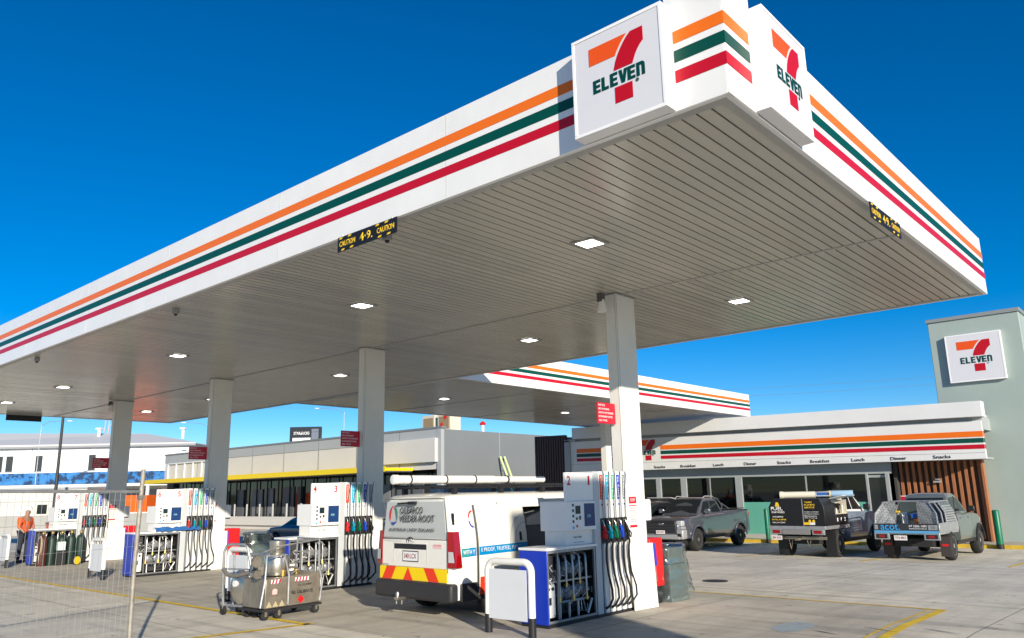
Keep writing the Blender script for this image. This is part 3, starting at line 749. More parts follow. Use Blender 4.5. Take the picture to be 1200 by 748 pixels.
text('CAUTION', 'lettering', (-.0148, -.47, 1.04), (0, -1, 0), (0, 0, 1), .17, .022, SIGNRED, tgo, .001)
# chevron strip
ch = MB(); CY = mat('chevron_yellow', (.85, .60, .0), .4); CR = mat('chevron_red', (.75, .04, .01), .4); bz, tz = .50, .70
ch.use(CY).box(-.020, -.012, -.78, .86, bz, tz)
def chv(y, d): ch.use(CR).add([(-.0225, y, bz), (-.0225, y-.24, bz), (-.0225, y-.24+d, tz), (-.0225, y+d, tz), (-.019, y, bz), (-.019, y-.24, bz), (-.019, y-.24+d, tz), (-.019, y+d, tz)], [(0, 1, 2, 3), (7, 6, 5, 4), (0, 4, 5, 1), (2, 6, 7, 3)])
chv(.80, -.12); chv(-.36, .12)
ch.use(CR).prism([(-.0225, .26, bz), (-.0225, .02, bz), (-.0225, .14, tz)], (.003, 0, 0))
ch.build('chevron_strip', None, tgo, False)
bm_ = MB(); bm_.box(-.08, .10, -.93, .93, .27, .545).build('rear_bumper', mat('bumper_black', (.03, .03, .033), .5, 0, .1, 5), van, bevel=.05, seg=4)
MB().box(.10, .62, -.985, -.95, .28, .545).build('bumper_wrap', MATS['bumper_black'], van, bevel=.012)
MB().box(.10, .62, .95, .985, .28, .50).build('bumper_wrap', MATS['bumper_black'], van, bevel=.012)
tb = MB(); tb.box(-.22, -.05, .14, .24, .27, .31); tb.lathe([(.03, 0), (.03, .06), (.02, .08)], (-.19, .19, .31), n=12).cyl((-.16, .12, .26), (-.16, .12, .2), .015).cyl((-.16, .25, .26), (-.16, .25, .2), .015)
tb.build('tow_hitch', STEEL, van)
for s in (-1, 1):
    q = MB(); ys = s*.80; 
    q.add([(-.03, s*.80, .78), (.0, s*.965, .78), (.12, s*.985, .78), (-.03, s*.80, 1.32), (.0, s*.90, 1.32), (.10, s*.93, 1.32), (.05, s*.82, .78), (.05, s*.8, 1.32), (-.03, s*.78, 1.18), (-.0, s*.93, 1.22)],
          [(0, 1, 4, 3), (1, 2, 5, 4), (0, 3, 7, 6), (3, 4, 5, 7), (0, 6, 2, 1), (2, 6, 7, 5)])
    l = q.build('tail_light', TAIL, van, smooth=False)
    MB().add([(-.034, s*.83, .86), (-.012, s*.945, .86), (-.020, s*.925, 1.02), (-.034, s*.83, 1.02)], [(0, 1, 2, 3)]).build('reverse_lamp', CLEAR, l, False)
# side: belt stripe, door, glass
STR = mat('belt_blue', (.0, .22, .52), .35); STRG = mat('belt_teal', (.02, .28, .30), .35)
def vs_panel(x0, x1, z0, z1, off, m, nm, th=.01, par=van, z2=None, z3=None):
    return side_panel([(x0, z0), (x1, z0 if z2 is None else z2), (x1, z1 if z3 is None else z3), (x0, z1)], -1, vw, off, th).build(nm, m, par)
b0 = vs_panel(.14, .30, .93, 1.06, .003, STRG, 'belt_stripe', .006); b1 = vs_panel(.30, .46, .935, 1.065, .003, STR, 'belt_stripe', .006)
def stext(body, x, z, w_, h_, off, m, par, b=.01):
    y = -(vw(x+w_/2, z+h_/2)+off); return text(body, 'lettering', (x, y, z), (1, 0, 0), (0, 0, 1), w_, h_, m, par, .002, bold=b)
stext('WITH Y', .16, .965, .26, .07, .004, SW, b0)
sd = vs_panel(.44, 1.60, .36, 1.70, .055, VAN, 'sliding_door', .05); sd['label'] = 'side door slid back along the van'
MB().tube([(.443, -(vw(.44, z)+.05), z) for z in (.32, .5, .75, 1.0, 1.2, 1.4, 1.6, 1.72)], .016, 6).build('door_edge_shadow', BLACK, sd)  # black tube stands in for the shadow line along the door's rear edge
b2 = vs_panel(.465, 1.60, .945, 1.075, .060, STR, 'belt_stripe', .004, sd, .96, 1.09)
stext('E PROOF, TRUSTED, FUELLING', .50, .985, 1.05, .07, .0605, SW, b2, .005)
vs_panel(1.42, 1.47, 1.12, 1.26, .062, BLACK, 'door_handle', .01, sd)
# curved grey window graphic at the door's leading end
gr = MB(); 
cg = [(1.60, .98)]+[(1.60-.44*math.sin(PI/2*k/8), .98+.52*(1-math.cos(PI/2*k/8))) for k in range(9)]
for k in range(8):
    a = R(k*90/8); b = R((k+1)*90/8)
    def pp(t, r): x = 1.60-.42*r*math.cos(t); z = 1.10+.46*r*math.sin(t); return (x, -(vw(x, z)+.0575), z)
    gr.add([pp(a, 1), pp(b, 1), pp(b, .93), pp(a, .93)], [(0, 1, 2, 3)]); gr.add([pp(a, .72), pp(b, .72), pp(b, .66), pp(a, .66)], [(0, 1, 2, 3)])
gr.build('curved_graphic', GREYP, sd, False)
MB().box(.15, .16, -.99, -.985, .9, .9+.001).build('trim', VAN, van) if False else None
rg = MB()
for m, a0, a1 in ((NOZ[0], 95, 170), (MATS['ring_blue'], 190, 265)):
    rg.use(m)
    for q in range(6):
        A = R(a0+(a1-a0)*q/6); B = R(a0+(a1-a0)*(q+1)/6)
        def pq(t, r): x = .44+.11*r*math.cos(t); z = 1.50+.14*r*math.sin(t); return (x, -(vw(x, z)+.004), z)
        rg.add([pq(A, 1), pq(B, 1), pq(B, .78), pq(A, .78)], [(0, 1, 2, 3)])
rg.build('round_logo', None, van, False)
q = vs_panel(.48, .62, .36, .62, .058, CR, 'side_chevron', .006, sd); vs_panel(.62, .80, .36, .62, .0585, CY, 'side_chevron', .006, sd)
vs_panel(.55, .75, .64, .74, .0585, GREYP, 'side_sticker', .005, sd)
wn = side_panel([(2.80, 1.12), (3.62, 1.12), (3.42, 1.66), (2.80, 1.66)], -1, vw, .004, .012).build('side_window', GLASS, van)
side_panel([(.55, 1.15), (1.5, 1.15), (1.5, 1.66), (.6, 1.66)], 1, vw, .004, .012).build('side_window', GLASS, van)
side_panel([(2.80, 1.12), (3.62, 1.12), (3.42, 1.66), (2.80, 1.66)], 1, vw, .004, .012).build('side_window', GLASS, van)
ws = MB()
for k in range(6):
    x0 = 3.78+.11*k; x1 = x0+.11
    ws.add([(x0, -.72, vzhi(x0)+.012), (x1, -.72, vzhi(x1)+.012), (x1, .72, vzhi(x1)+.03), (x0, .72, vzhi(x0)+.03)], [(0, 1, 2, 3)])
ws.build('windscreen', GLASS, van)
MB().box(-.0, .12, -.12, .12, 0, .26).build('side_mirror', VAN, van, bevel=.03).location = (3.5, -1.08, 1.12)
MB().box(-.035, .02, -.58, .98, 1.33, 1.45).build('high_handle', BLACK, van, bevel=.01) if False else None
MB().box(.05, .075, -.865, -.80, 1.42, 1.60).build('corner_vent', BLACK, van, bevel=.008)
MB().tube([(1.6, -.80, 1.735), (2.7, -.82, 1.73), (3.3, -.82, 1.72)], .014, 6).tube([(.2, -.905, 1.20), (1.6, -.935, 1.20)], .008, 5).build('door_rail', BLACK, van)
for wx, _ in vwheels:
    for s in (-1, 1): wheel(van, wx, s*.80, .33, s, RIMW)
MB().box(.6, 4.4, -.6, .6, .22, .34).box(.3, 4.6, -.72, .72, .33, .36).build('underbody', DARK, van)
# roof rack
rk = MB()
for y in (-.62, -.2, .2, .62): rk.box(.1, 3.35, y-.025, y+.025, 1.99, 2.01)
for x in (.15, .7, 1.25, 1.8, 2.35, 2.9, 3.3): rk.box(x-.025, x+.025, -.66, .66, 2.011, 2.035)
for x in (.3, 1.4, 2.5, 3.2):
    for s in (-1, 1): rk.box(x-.04, x+.04, s*.62-.03, s*.62+.03, 1.86, 1.99)
rk.tube([(.1, -.66, 2.04), (3.3, -.66, 2.04)], .02, 6).tube([(.1, .66, 2.04), (3.3, .66, 2.04)], .02, 6)
rk.build('roof_rack', BLACK, van)
tube_ = thing('conduit_tube', 'long white plastic tube with black straps lying on the van roof rack', 'tube', (2.45, 7.45, 2.145), R(-1.5))
MB().lathe([(.066, 0), (.078, .004), (.078, .10), (.070, .10), (.070, 2.35), (.06, 2.36), (.06, 3.75)], (0, 0, 0), 'x', 20).build('pipe', WHITEP, tube_)
for x in (.35, 1.15, 1.85, 2.7): MB().lathe([(.0735, -.014), (.077, -.014), (.077, .014), (.0735, .014)], (x, 0, 0), 'x', 20).build('strap', BLACK, tube_)
# cases inside the van
e1 = thing('equipment_case', 'tall dark grey equipment case with pale lid standing in the van doorway', 'case', (4.52, 6.36, .37), 0)
MB().box(0, .52, 0, .50, 0, .98).build('case_body', mat('case_dark', (.10, .10, .11), .5, 0, .1, 6), e1, bevel=.01)
MB().add([(-.01, -.01, .98), (.53, -.01, .98), (.53, .51, .98), (-.01, .51, .98), (-.01, -.01, 1.10), (.53, -.01, 1.24), (.53, .51, 1.24), (-.01, .51, 1.10)], [(0, 1, 2, 3), (4, 5, 6, 7), (0, 1, 5, 4), (1, 2, 6, 5), (2, 3, 7, 6), (3, 0, 4, 7)]).build('case_lid', mat('case_light', (.46, .45, .42), .5, 0, .06, 4), e1, smooth=False)
MB().box(.15, .35, -.02, 0, .45, .5).build('handle', BLACK, e1)
e2 = thing('equipment_case', 'black speaker-like case with a grille deeper inside the van doorway', 'case', (4.43, 6.9, .37), 0)
MB().box(0, .5, 0, .4, 0, 1.05).build('case_body', BLACK, e2, bevel=.02); MB().lathe([(.14, 0), (.16, -.02), (.13, -.01)], (.25, 0, .8), 'y', 20).build('grille', GREYP, e2)

# --- pickups
def pickup(name, label, x, y, z, rz, paint, kind='tub'):
    """front at +x; origin on the ground midway between axles"""
    t = thing(name, label, 'pickup truck' if kind == 'tub' else 'utility truck', (x, y, z), rz)
    fw, rw = 1.62, -1.62; wh = [(fw, .39), (rw, .39)]; rA = .47
    def bw(x_, z_):
        b = .935
        if z_ < .6: b -= (.6-z_)*.16
        if z_ > .85: b -= (z_-.85)*.12
        if x_ > 2.0: b -= .26*((x_-2.0)/.55)**2
        if x_ < -2.45: b -= .05*((-2.45-x_)/.2)**2
        for wx, _ in wh: b += .045*math.exp(-((x_-wx)/.48)**4)*(1 if z_ < .95 else .3)
        return b
    back = -2.62 if kind == 'tub' else -.62
    zh = lambda x_: interp([(-2.62, 1.34), (-.62, 1.33), (-.58, 1.26), (.9, 1.22), (1.0, 1.24), (1.75, 1.20), (2.2, 1.14), (2.45, 1.06), (2.55, .95)], x_)
    zl = lambda x_: arch(x_, wh, rA, .46 if x_ < 2.3 else .42)
    xs = [q for q in arch_stations(wh, rA, [-2.62, -2.58, -2.45, -2.2, -.62, -.58, -.2, .3, .9, 1.0, 1.4, 2.0, 2.2, 2.35, 2.45, 2.52, 2.55]) if q >= back]
    body = loft(xs, zl, zh, bw, [.5, .6, .72, .85, .95, 1.05, 1.14], .06)
    body.build('body', paint, t)
    # greenhouse
    def cw(x_, z_): return .80-.19*max(0, (z_-1.1))/.7-.0*x_
    cz = lambda x_: interp([(-.66, 1.24), (-.60, 1.46), (-.44, 1.76), (-.30, 1.81), (.3, 1.835), (.55, 1.785), (.85, 1.56), (1.26, 1.23)], x_)
    cx = [-.66, -.63, -.60, -.52, -.44, -.36, -.30, 0, .15, .3, .42, .55, .7, .85, 1.0, 1.1, 1.26]
    cab = loft(cx, lambda x_: 1.16, cz, cw, [1.22, 1.3, 1.45, 1.6], .07).build('cab', paint, t)
    for s in (-1, 1):
        side_panel([(-.52, 1.30), (.14, 1.30), (.14, 1.71), (-.38, 1.70)], s, cw, .005, .012).build('side_window', GLASS, cab)
        side_panel([(.20, 1.30), (.98, 1.28), (.58, 1.68), (.20, 1.72)], s, cw, .005, .012).build('side_window', GLASS, cab)
        m = MB().box(0, .10, -.11, .11, 0, .17).build('side_mirror', paint if kind == 'tub' else BLACK, t, bevel=.03); m.location = (.84, s*.98, 1.27)
        for dx in (-.22, .72): side_panel([(dx-.08, 1.1), (dx+.08, 1.1), (dx+.08, 1.13), (dx-.08, 1.13)], s, bw, .03, .02, 2).build('door_handle', paint, t)
        for dx in (.16, 1.12, -.6): side_panel([(dx-.005, .55), (dx+.005, .55), (dx+.005, 1.2), (dx-.005, 1.2)], s, bw, .001, .006, 3).build('door_gap', DARK, t)
        side_panel([(-1.1, .40), (1.1, .40), (1.1, .50), (-1.1, .50)], s, bw, .02, .05, 4).build('side_step', BLACK, t)
        for wx, _ in wh:
            if kind != 'tub' and wx < 0: continue
            fl = MB()
            pts = [(wx-(rA+.02)*math.cos(PI*k/14), s*(bw(wx, .8)+.012), .39+(rA+.02)*math.sin(PI*k/14)) for k in range(15)]
            fl.tube(pts, .035, 6).build('arch_flare', BLACK if kind != 'tub' else paint, t)
    n = MB()
    ins = [(1.20, 1.28), (.90, 1.52), (.60, 1.745)]
    for (a, za), (b, zb) in zip(ins, ins[1:]): n.add([(a, -.70+.1*(za-1.2), za+.012), (a, .70-.1*(za-1.2), za+.012), (b, .66-.1*(zb-1.2)-.0, zb+.03), (b, -.66+.1*(zb-1.2), zb+.03)], [(0, 1, 2, 3)])
    n.build('windscreen', GLASS, cab)
    MB().add([(-.66, -.60, 1.38), (-.66, .60, 1.38), (-.51, .54, 1.70), (-.51, -.54, 1.70)], [(0, 1, 2, 3)]).build('rear_window', GLASS, cab, False)
    # front end
    MB().box(2.45, 2.56, -.60, .60, .64, 1.08).build('grille', BLACK, t, bevel=.03)
    MB().box(2.40, 2.60, -.78, .78, .44, .60).build('front_bumper', mat('bumper_silver', (.42, .42, .43), .35, .4) if kind == 'tub' else BLACK, t, bevel=.04)
    MB().box(2.557, 2.575, -.09, .09, .92, .99).build('badge', CHROME, t, bevel=.02)
    for s in ((-1, 1) if kind == 'tub' else ()): MB().box(2.26, 2.585, min(s*.62, s*.90), max(s*.62, s*.90), .44, .77).build('bumper_corner', MATS['bumper_silver'], t, bevel=.05, seg=3); MB().box(2.4, 2.60, min(s*.67, s*.84), max(s*.67, s*.84), .52, .64).build('fog_recess', BLACK, t, bevel=.02)
    for k in range(3): MB().box(2.56, 2.566, -.56, .56, .72+.10*k, .73+.10*k).build('grille_bar', mat('grille_grey', (.08, .08, .085), .4), t)
    plate(t, (2.602, -.18, .62), (0, 1, 0), '604\u00b7DK9', .36, .12)
    for s in (-1, 1):
        h = MB().add([(2.50, s*.60, .76), (2.50, s*.60, .97), (2.28, s*.85, .99), (2.24, s*.885, .86), (2.30, s*.86, .76), (2.44, s*.6, .76)], [(0, 1, 2), (0, 2, 3), (0, 3, 4), (0, 4, 5)])
        h = MB().box(2.30, 2.53, min(s*.60, s*.84), max(s*.60, s*.84), .88, 1.07).build('headlight', CLEAR, t, bevel=.04, seg=3)
        MB().box(2.30, 2.56, min(s*.66, s*.86), max(s*.66, s*.86), .48, .62).build('fog_lamp', BLACK, t, bevel=.03)
        MB().box(2.28, 2.545, min(s*.61, s*.86), max(s*.61, s*.86), .78, .87).build('lamp_trim', MATS['bumper_silver'] if 'bumper_silver' in MATS else CHROME, t, bevel=.01)
    for wx, _ in wh:
        for s in (-1, 1): wheel(t, wx, s*.83, .39, s, RIMS if kind == 'tub' else RIMW, .26)
    MB().box(-2.3, 2.2, -.55, .55, .38, .60).box(-1.9, 2.0, -.78, .78, .58, .62).cyl((-1.62, -.8, .4), (-1.62, .8, .4), .06).cyl((1.62, -.8, .4), (1.62, .8, .4), .05).build('chassis', DARK, t)
    return t
PG = mat('paint_slate', (.15, .16, .195), .22, .6, .05, 2, coat=1)
rg = pickup('pickup_truck', 'dark slate double cab pickup parked nose towards the pumps', 23.6, 13.62, -.39, PI, PG); rg.scale = (1.09, 1.05, 1.07)
MB().box(-2.50, -.70, -.76, .76, 1.365, 1.39).build('tub_cover', BLACK, rg, bevel=.01)
for s in (-1, 1):
    MB().tube([(-.68, s*.70, 1.36), (-.80, s*.68, 1.50), (-.56, s*.63, 1.77), (-.3, s*.62, 1.81)], .03, 8).tube([(-1.25, s*.74, 1.38), (-.76, s*.68, 1.60)], .03, 8).build('sports_bar', PG, rg)
    MB().tube([(-.35, s*.585, 1.82), (-.25, s*.60, 1.875), (.35, s*.60, 1.885), (.5, s*.585, 1.82)], .018, 8).build('roof_rail', mat('rail_silver', (.6, .6, .6), .3, .6), rg)
    MB().box(-2.64, -2.60, min(s*.74, s*.88), max(s*.74, s*.88), 1.0, 1.28).build('tail_light', TAIL, rg, bevel=.01)
MB().box(-2.74, -2.6, -.8, .8, .50, .64).build('rear_bumper', BLACK, rg, bevel=.03)

# silver tray ute with mesh cage, rear towards the camera
PS = mat('paint_sage', (.21, .24, .23), .3, .5, .05, 2, coat=.8)
AL = mat('tray_aluminium', (.52, .53, .54), .38, .7, .15, 5)
def tread():
    m = bpy.data.materials.new('tread_plate'); m.use_nodes = True; nt = m.node_tree; b = nt.nodes['Principled BSDF']
    tc = nt.nodes.new('ShaderNodeTexCoord'); br = nt.nodes.new('ShaderNodeTexChecker'); br.inputs['Scale'].default_value = 16
    mp = nt.nodes.new('ShaderNodeMapping'); mp.inputs['Rotation'].default_value = (R(45), R(20), R(30)); nt.links.new(tc.outputs['Object'], mp.inputs[0]); nt.links.new(mp.outputs[0], br.inputs['Vector'])
    br.inputs['Color1'].default_value = (.50, .49, .47, 1); br.inputs['Color2'].default_value = (.30, .30, .29, 1); nt.links.new(br.outputs['Color'], b.inputs['Base Color'])
    b.inputs['Metallic'].default_value = .6; b.inputs['Roughness'].default_value = .4; MATS['tread'] = m; return m
TREAD = tread()
ac = pickup('utility_truck', 'sage green ute with silver mesh cage tray and blue acot. tailboard', 23.25, 4.72, -.385, R(-1), PS, 'tray'); ac.scale = (1, 1, 1.09)
MB().box(-2.85, -.72, -.92, .92, .74, .80).box(-2.85, -.72, -.94, -.90, .80, 1.02).box(-2.85, -.72, .90, .94, .80, 1.02).build('tray', AL, ac, bevel=.006)
tail = MB().box(-2.895, -2.86, -.92, .92, .78, 1.03).build('tailboard', mat('board_dark', (.03, .035, .045), .5), ac, bevel=.004)
MB().box(-2.905, -2.895, -.92, .92, .775, .845).build('blue_band', mat('band_blue', (.10, .34, .60), .45), tail)
text('acot.', 'lettering', (-2.898, .72, .865), (0, -1, 0), (0, 0, 1), .56, .15, mat('letter_blue', (.03, .40, .9), .4), tail, .002, bold=.0)
text('07 3256 1001', 'lettering', (-2.898, -.10, .94), (0, -1, 0), (0, 0, 1), .50, .055, SW, tail, .002, bold=.015)
text('www.acot.net.au', 'lettering', (-2.898, -.10, .885), (0, -1, 0), (0, 0, 1), .50, .035, SW, tail, .002)
MB().box(-2.90, -2.896, -.90, -.64, .87, 1.0).box(-2.90, -2.896, .80, .90, .87, 1.0).build('side_sticker', AL, tail)
text('10', 'lettering', (-2.9005, -.72, .90), (0, -1, 0), (0, 0, 1), .10, .07, BLACK, tail, .001)
for s in (-1, 1):
    bx = MB().box(-2.90, -2.80, min(s*.50, s*.93), max(s*.50, s*.93), .60, .775).build('light_box', AL, ac, bevel=.004)
    MB().box(-2.905, -2.901, min(s*.55, s*.88), max(s*.55, s*.88), .63, .745).build('lamp_recess', BLACK, bx)
    MB().box(-2.915, -2.906, min(s*.62, s*.80), max(s*.62, s*.80), .655, .72).build('tail_light', TAIL, bx)
    MB().box(-2.06, -2.03, s*.83-.15, s*.83+.15, .12, .66).build('mud_flap', mat('flap_dark', (.05, .04, .04), .7), ac)
    MB().box(-2.066, -2.061, s*.83-.09, s*.83+.09, .40, .46).build('flap_logo', NOZ[0], ac)
plate(ac, (-2.82, .38, .58), (0, -1, 0), '976\u00b7MI3', .37, .13)
cage = MB()
def cageline(pts, r=.022): cage.tube(pts, r, 6)
for s in (-1, 1):
    cageline([(-2.82, s*.90, 1.03), (-2.78, s*.88, 1.30), (-2.62, s*.66, 1.60), (-2.55, s*.45, 1.64)])
    cageline([(-.80, s*.90, 1.03), (-.80, s*.88, 1.30), (-.80, s*.70, 1.62)])
    cageline([(-2.60, s*.68, 1.61), (-.80, s*.70, 1.62)]); cageline([(-2.84, s*.92, 1.03), (-.74, s*.92, 1.03)])
    for x in (-2.3, -1.9): cageline([(x, s*.91, 1.03), (x+.02, s*.88, 1.32), (x+.12, s*.69, 1.61)])
cageline([(-2.55, -.45, 1.64), (-2.55, .45, 1.64)]); cageline([(-.80, -.7, 1.62), (-.80, .7, 1.62)])
cage.build('cage_frame', AL, ac)
for s in (-1, 1):
    MB().add([(-2.80, s*.895, 1.03), (-2.76, s*.875, 1.30), (-2.60, s*.67, 1.59), (-2.58, s*.30, 1.62), (-2.66, s*.32, 1.03)], [(0, 1, 2, 3, 4)]).build('tread_panel', TREAD, ac, False)
    sl = MB()
    for k in range(7):
        z = 1.06+.035*k*1.9; o_ = 0 if z < 1.3 else (z-1.3)*.62
        sl.box(-1.86, -.84, min(s*(.905-o_), s*(.885-o_)), max(s*(.905-o_), s*(.885-o_)), z, z+.05)
    sl.build('side_slats', AL, ac)
MB().add([(-1.85, -.875, 1.34), (-.84, -.875, 1.34), (-.84, -.715, 1.59), (-1.75, -.71, 1.59)], [(0, 1, 2, 3)]).build('mesh_screen', mat('screen_green', (.10, .13, .13), .5), ac, False)
MB().box(-.86, -.82, -.7, .7, 1.05, 1.60).build('headboard', mat('head_dark', (.05, .07, .07), .5), ac)
MB().cyl((-.82, -.9, 1.2), (-.9, -.93, 1.75), .012, n=6).build('aerial', BLACK, ac)
for (x, y, z, w_, m, l, nm, ct) in ((-2.3, -.15, .80, .22, mat('bucket_orange', (.85, .16, .01), .5), 'orange bucket on the acot. tray', 'bucket', 'bucket'), ):
    o = MB().lathe([(.12, 0), (.15, .28), (.16, .29)], (0, 0, 0), n=16).build(nm, m, None); tag(o, l, ct); o.location = (20.75, 4.45, .58)
o = MB().box(-.5, .2, -.16, .16, 0, .10).box(-.5, .2, -.18, .18, .10, .13).build('tool_tray', mat('tool_blue', (.02, .10, .4), .5), None); tag(o, 'blue tool tray lying behind the orange bucket on the acot. tray', 'tool tray'); o.location = (21.2, 4.5, .90)
o = MB()
for k in range(3): o.tube([(0, -.06*k, 0), (.02, -.06*k, .40), (.12, .05-.06*k, .50), (.14, .18-.06*k, .45)], .022, 6)
o = o.build('hose_coil', SW, None); tag(o, 'white bent hoses standing left of the orange bucket', 'hose'); o.location = (20.85, 4.95, .55)
o = MB().tube([(0, -.1, 0), (0, .15, .0), (.05, .25, .02)], .035, 8).build('crowbar', YELS, None); tag(o, 'yellow tool handle lying on top of the hoses in the cage tray', 'tool'); o.location = (20.8, 5.1, 1.08)

# black service body ute
PW = mat('paint_blue_white', (.20, .26, .36), .3, .3, .05, 2, coat=.8)
ub = pickup('utility_truck', 'white roofed ute with a black service box body and yellow lettering, tool hatch open', 22.85, 7.95, -.385, R(-3), PW, 'tray'); ub.scale = (1, 1, 1.15)
BX = mat('box_black', (.012, .012, .014), .35, 0, .1, 3)
def sec(x0, x1, w0, w1, z0, z1, zc):
    P_ = []
    for x in (x0, x1): P_ += [(x, -w0, z0), (x, -w0, zc), (x, -w1, z1), (x, w1, z1), (x, w0, zc), (x, w0, z0)]
    return MB().add(P_, [(0, 1, 2, 3, 4, 5), (6, 7, 8, 9, 10, 11)]+[(k, (k+1) % 6, 6+(k+1) % 6, 6+k) for k in range(6)])
bo = sec(-2.60, -1.75, .96, .80, .90, 1.66, 1.42).build('box_body', BX, ub, bevel=.008)
MB().box(-1.75, -.75, -.60, .96, .90, 1.62).build('box_front', BX, ub, bevel=.008)
MB().box(-1.75, -.75, -.96, -.60, .90, 1.20).build('drawer_unit', BX, ub, bevel=.006)
for k in range(3): MB().box(-1.66+.30*k, -1.60+.30*k, -.97, -.961, 1.0, 1.1).build('drawer_latch', SW, ub)
MB().box(-1.74, -.76, -.955, -.61, 1.201, 1.215).box(-1.74, -.76, -.612, -.604, 1.215, 1.6).box(-.78, -.76, -.95, -.61, 1.215, 1.6).build('hatch_lining', mat('lining_cream', (.6, .55, .45), .6), ub, False)
hd = MB().cbox((0, -.22, .0), (1.02, .5, .025), Matrix.Rotation(R(-10), 3, 'X')).build('open_hatch', GREYP, ub); hd.location = (-1.25, -.78, 1.68)
rr = random.Random(4); tl = MB()
for k in range(14):
    tl.use((YELS, SW, STEEL, BLACK)[k % 4]).box(-1.7+.065*k, -1.65+.065*k, -.9+.1*rr.random(), -.65, 1.217, 1.3+.22*rr.random())
tl.build('tools', None, ub, False)
MB().box(-2.62, -2.58, .10-.012, .10+.012, .92, 1.64).build('door_post', mat('post_grey', (.3, .3, .3), .4), ub) if False else MB().box(-2.606, -2.60, -.255, -.225, .90, 1.65).build('door_gap', AL, ub)
MB().box(-2.66, -.72, -.97, .97, .80, .895).build('tray', AL, ub, bevel=.006)
for s in (-1, 1):
    l = MB().box(-2.67, -2.58, min(s*.52, s*.92), max(s*.52, s*.92), .66, .80).build('light_box', AL, ub, bevel=.004)
    MB().box(-2.68, -2.671, min(s*.58, s*.84), max(s*.58, s*.84), .69, .78).build('tail_light', TAIL, l)
    MB().box(-2.02, -1.98, s*.83-.17, s*.83+.17, .04, .78).build('mud_flap', BLACK, ub)
st_ = MB().box(-2.69, -2.66, -.46, .50, .66, .80).build('bumper_step', mat('step_grey', (.22, .22, .22), .5), ub, bevel=.005)
plate(ub, (-2.62, .92, .50), (0, -1, 0), '884\u00b7XH2', .37, .12)
tb2 = MB(); tb2.box(-2.75, -2.4, -.05, .05, .50, .56).box(-2.5, -2.44, -.9, .9, .52, .6).tube([(-2.6, -.3, .5), (-2.62, -.36, .3), (-2.6, -.42, .5)], .012, 6).tube([(-2.6, .2, .5), (-2.62, .26, .25), (-2.6, .32, .5)], .012, 6); tb2.build('tow_bar', DSTEEL, ub)
X_ = -2.603
def ut(s, y, z, w_, h_, m): text(s, 'lettering', (X_, y, z), (0, -1, 0), (0, 0, 1), w_, h_, m, bo, .002, bold=.015)
ut('FUEL', .88, 1.33, .42, .10, SW); ut('PUMP WORKS', .86, 1.25, .46, .055, SW); ut('24 HR SERVICE', .84, 1.13, .38, .04, SW); ut('INSTALL & REPAIR', .86, 1.05, .5, .04, YELS); ut('CALL US TODAY', .86, .97, .46, .035, SW)
ut('TANKS', -.32, 1.53, .25, .05, YELS); ut('PUMPS', -.30, 1.46, .36, .045, YELS); ut('SERVICE', -.30, 1.39, .34, .045, YELS)
for k, s in enumerate(('Installation and Repair', 'Petrol Equipment Compliance', 'Maintenance', 'Site Testing')): ut(s, -.28, 1.27-.055*k, .5-.08*(k > 1), .032, SW)
MB().cyl((X_-.004, -.45, 1.03), (X_, -.45, 1.03), .045, n=14).cyl((X_-.004, -.58, 1.03), (X_, -.58, 1.03), .045, n=14).box(X_-.004, X_, -.42, -.24, .93, 1.0).build('yellow_badge', YELS, bo)
MB().prism([(X_, .72, 1.44), (X_, .56, 1.44), (X_, .60, 1.56), (X_, .68, 1.56)], (-.003, 0, 0)).build('yellow_badge', YELS, bo, False)
MB().box(X_-.004, X_, -.62, -.43, .93, 1.0).build('white_badge', SW, bo)
for y, a, b, m, l in ((8.55, 20.45, 23.0, WHITEP, 'cream storage tube on the left of the black box body roof'),):
    pass
t = thing('storage_tube', 'cream pipe lying across the roof of the black box ute', 'tube', (20.75, 8.80, 1.64), 0)
MB().lathe([(.10, 0), (.125, .01), (.125, .12), (.11, .12), (.11, 1.15)], (0, 0, 0), 'x', 16).build('pipe', mat('tube_cream', (.66, .62, .52), .45), t); t.rotation_euler = (0, 0, R(-72))
t = thing('storage_tube', 'blue and clear wrapped tube right of the cream pipe on the black box ute', 'tube', (21.1, 7.66, 1.66), R(-72))
MB().lathe([(.10, 0), (.105, .02), (.105, .7), (.1, .72)], (.42, 0, 0), 'x', 16).build('pipe', mat('tube_blue', (.30, .46, .62), .3), t)
MB().box(0, .4, -.06, .06, -.05, .05).build('bracket', mat('bracket_blue', (.02, .10, .35), .5), t)
MB().lathe([(.11, 0), (.11, .04)], (.40, 0, 0), 'x', 16).build('collar', YELS, t)
# cab of the ute is white roofed
for c in kids(ub):
    if c.name.startswith('cab'): c.data = c.data.copy(); c.data.materials[0] = mat('roof_white', (.74, .74, .74), .3, coat=.5)

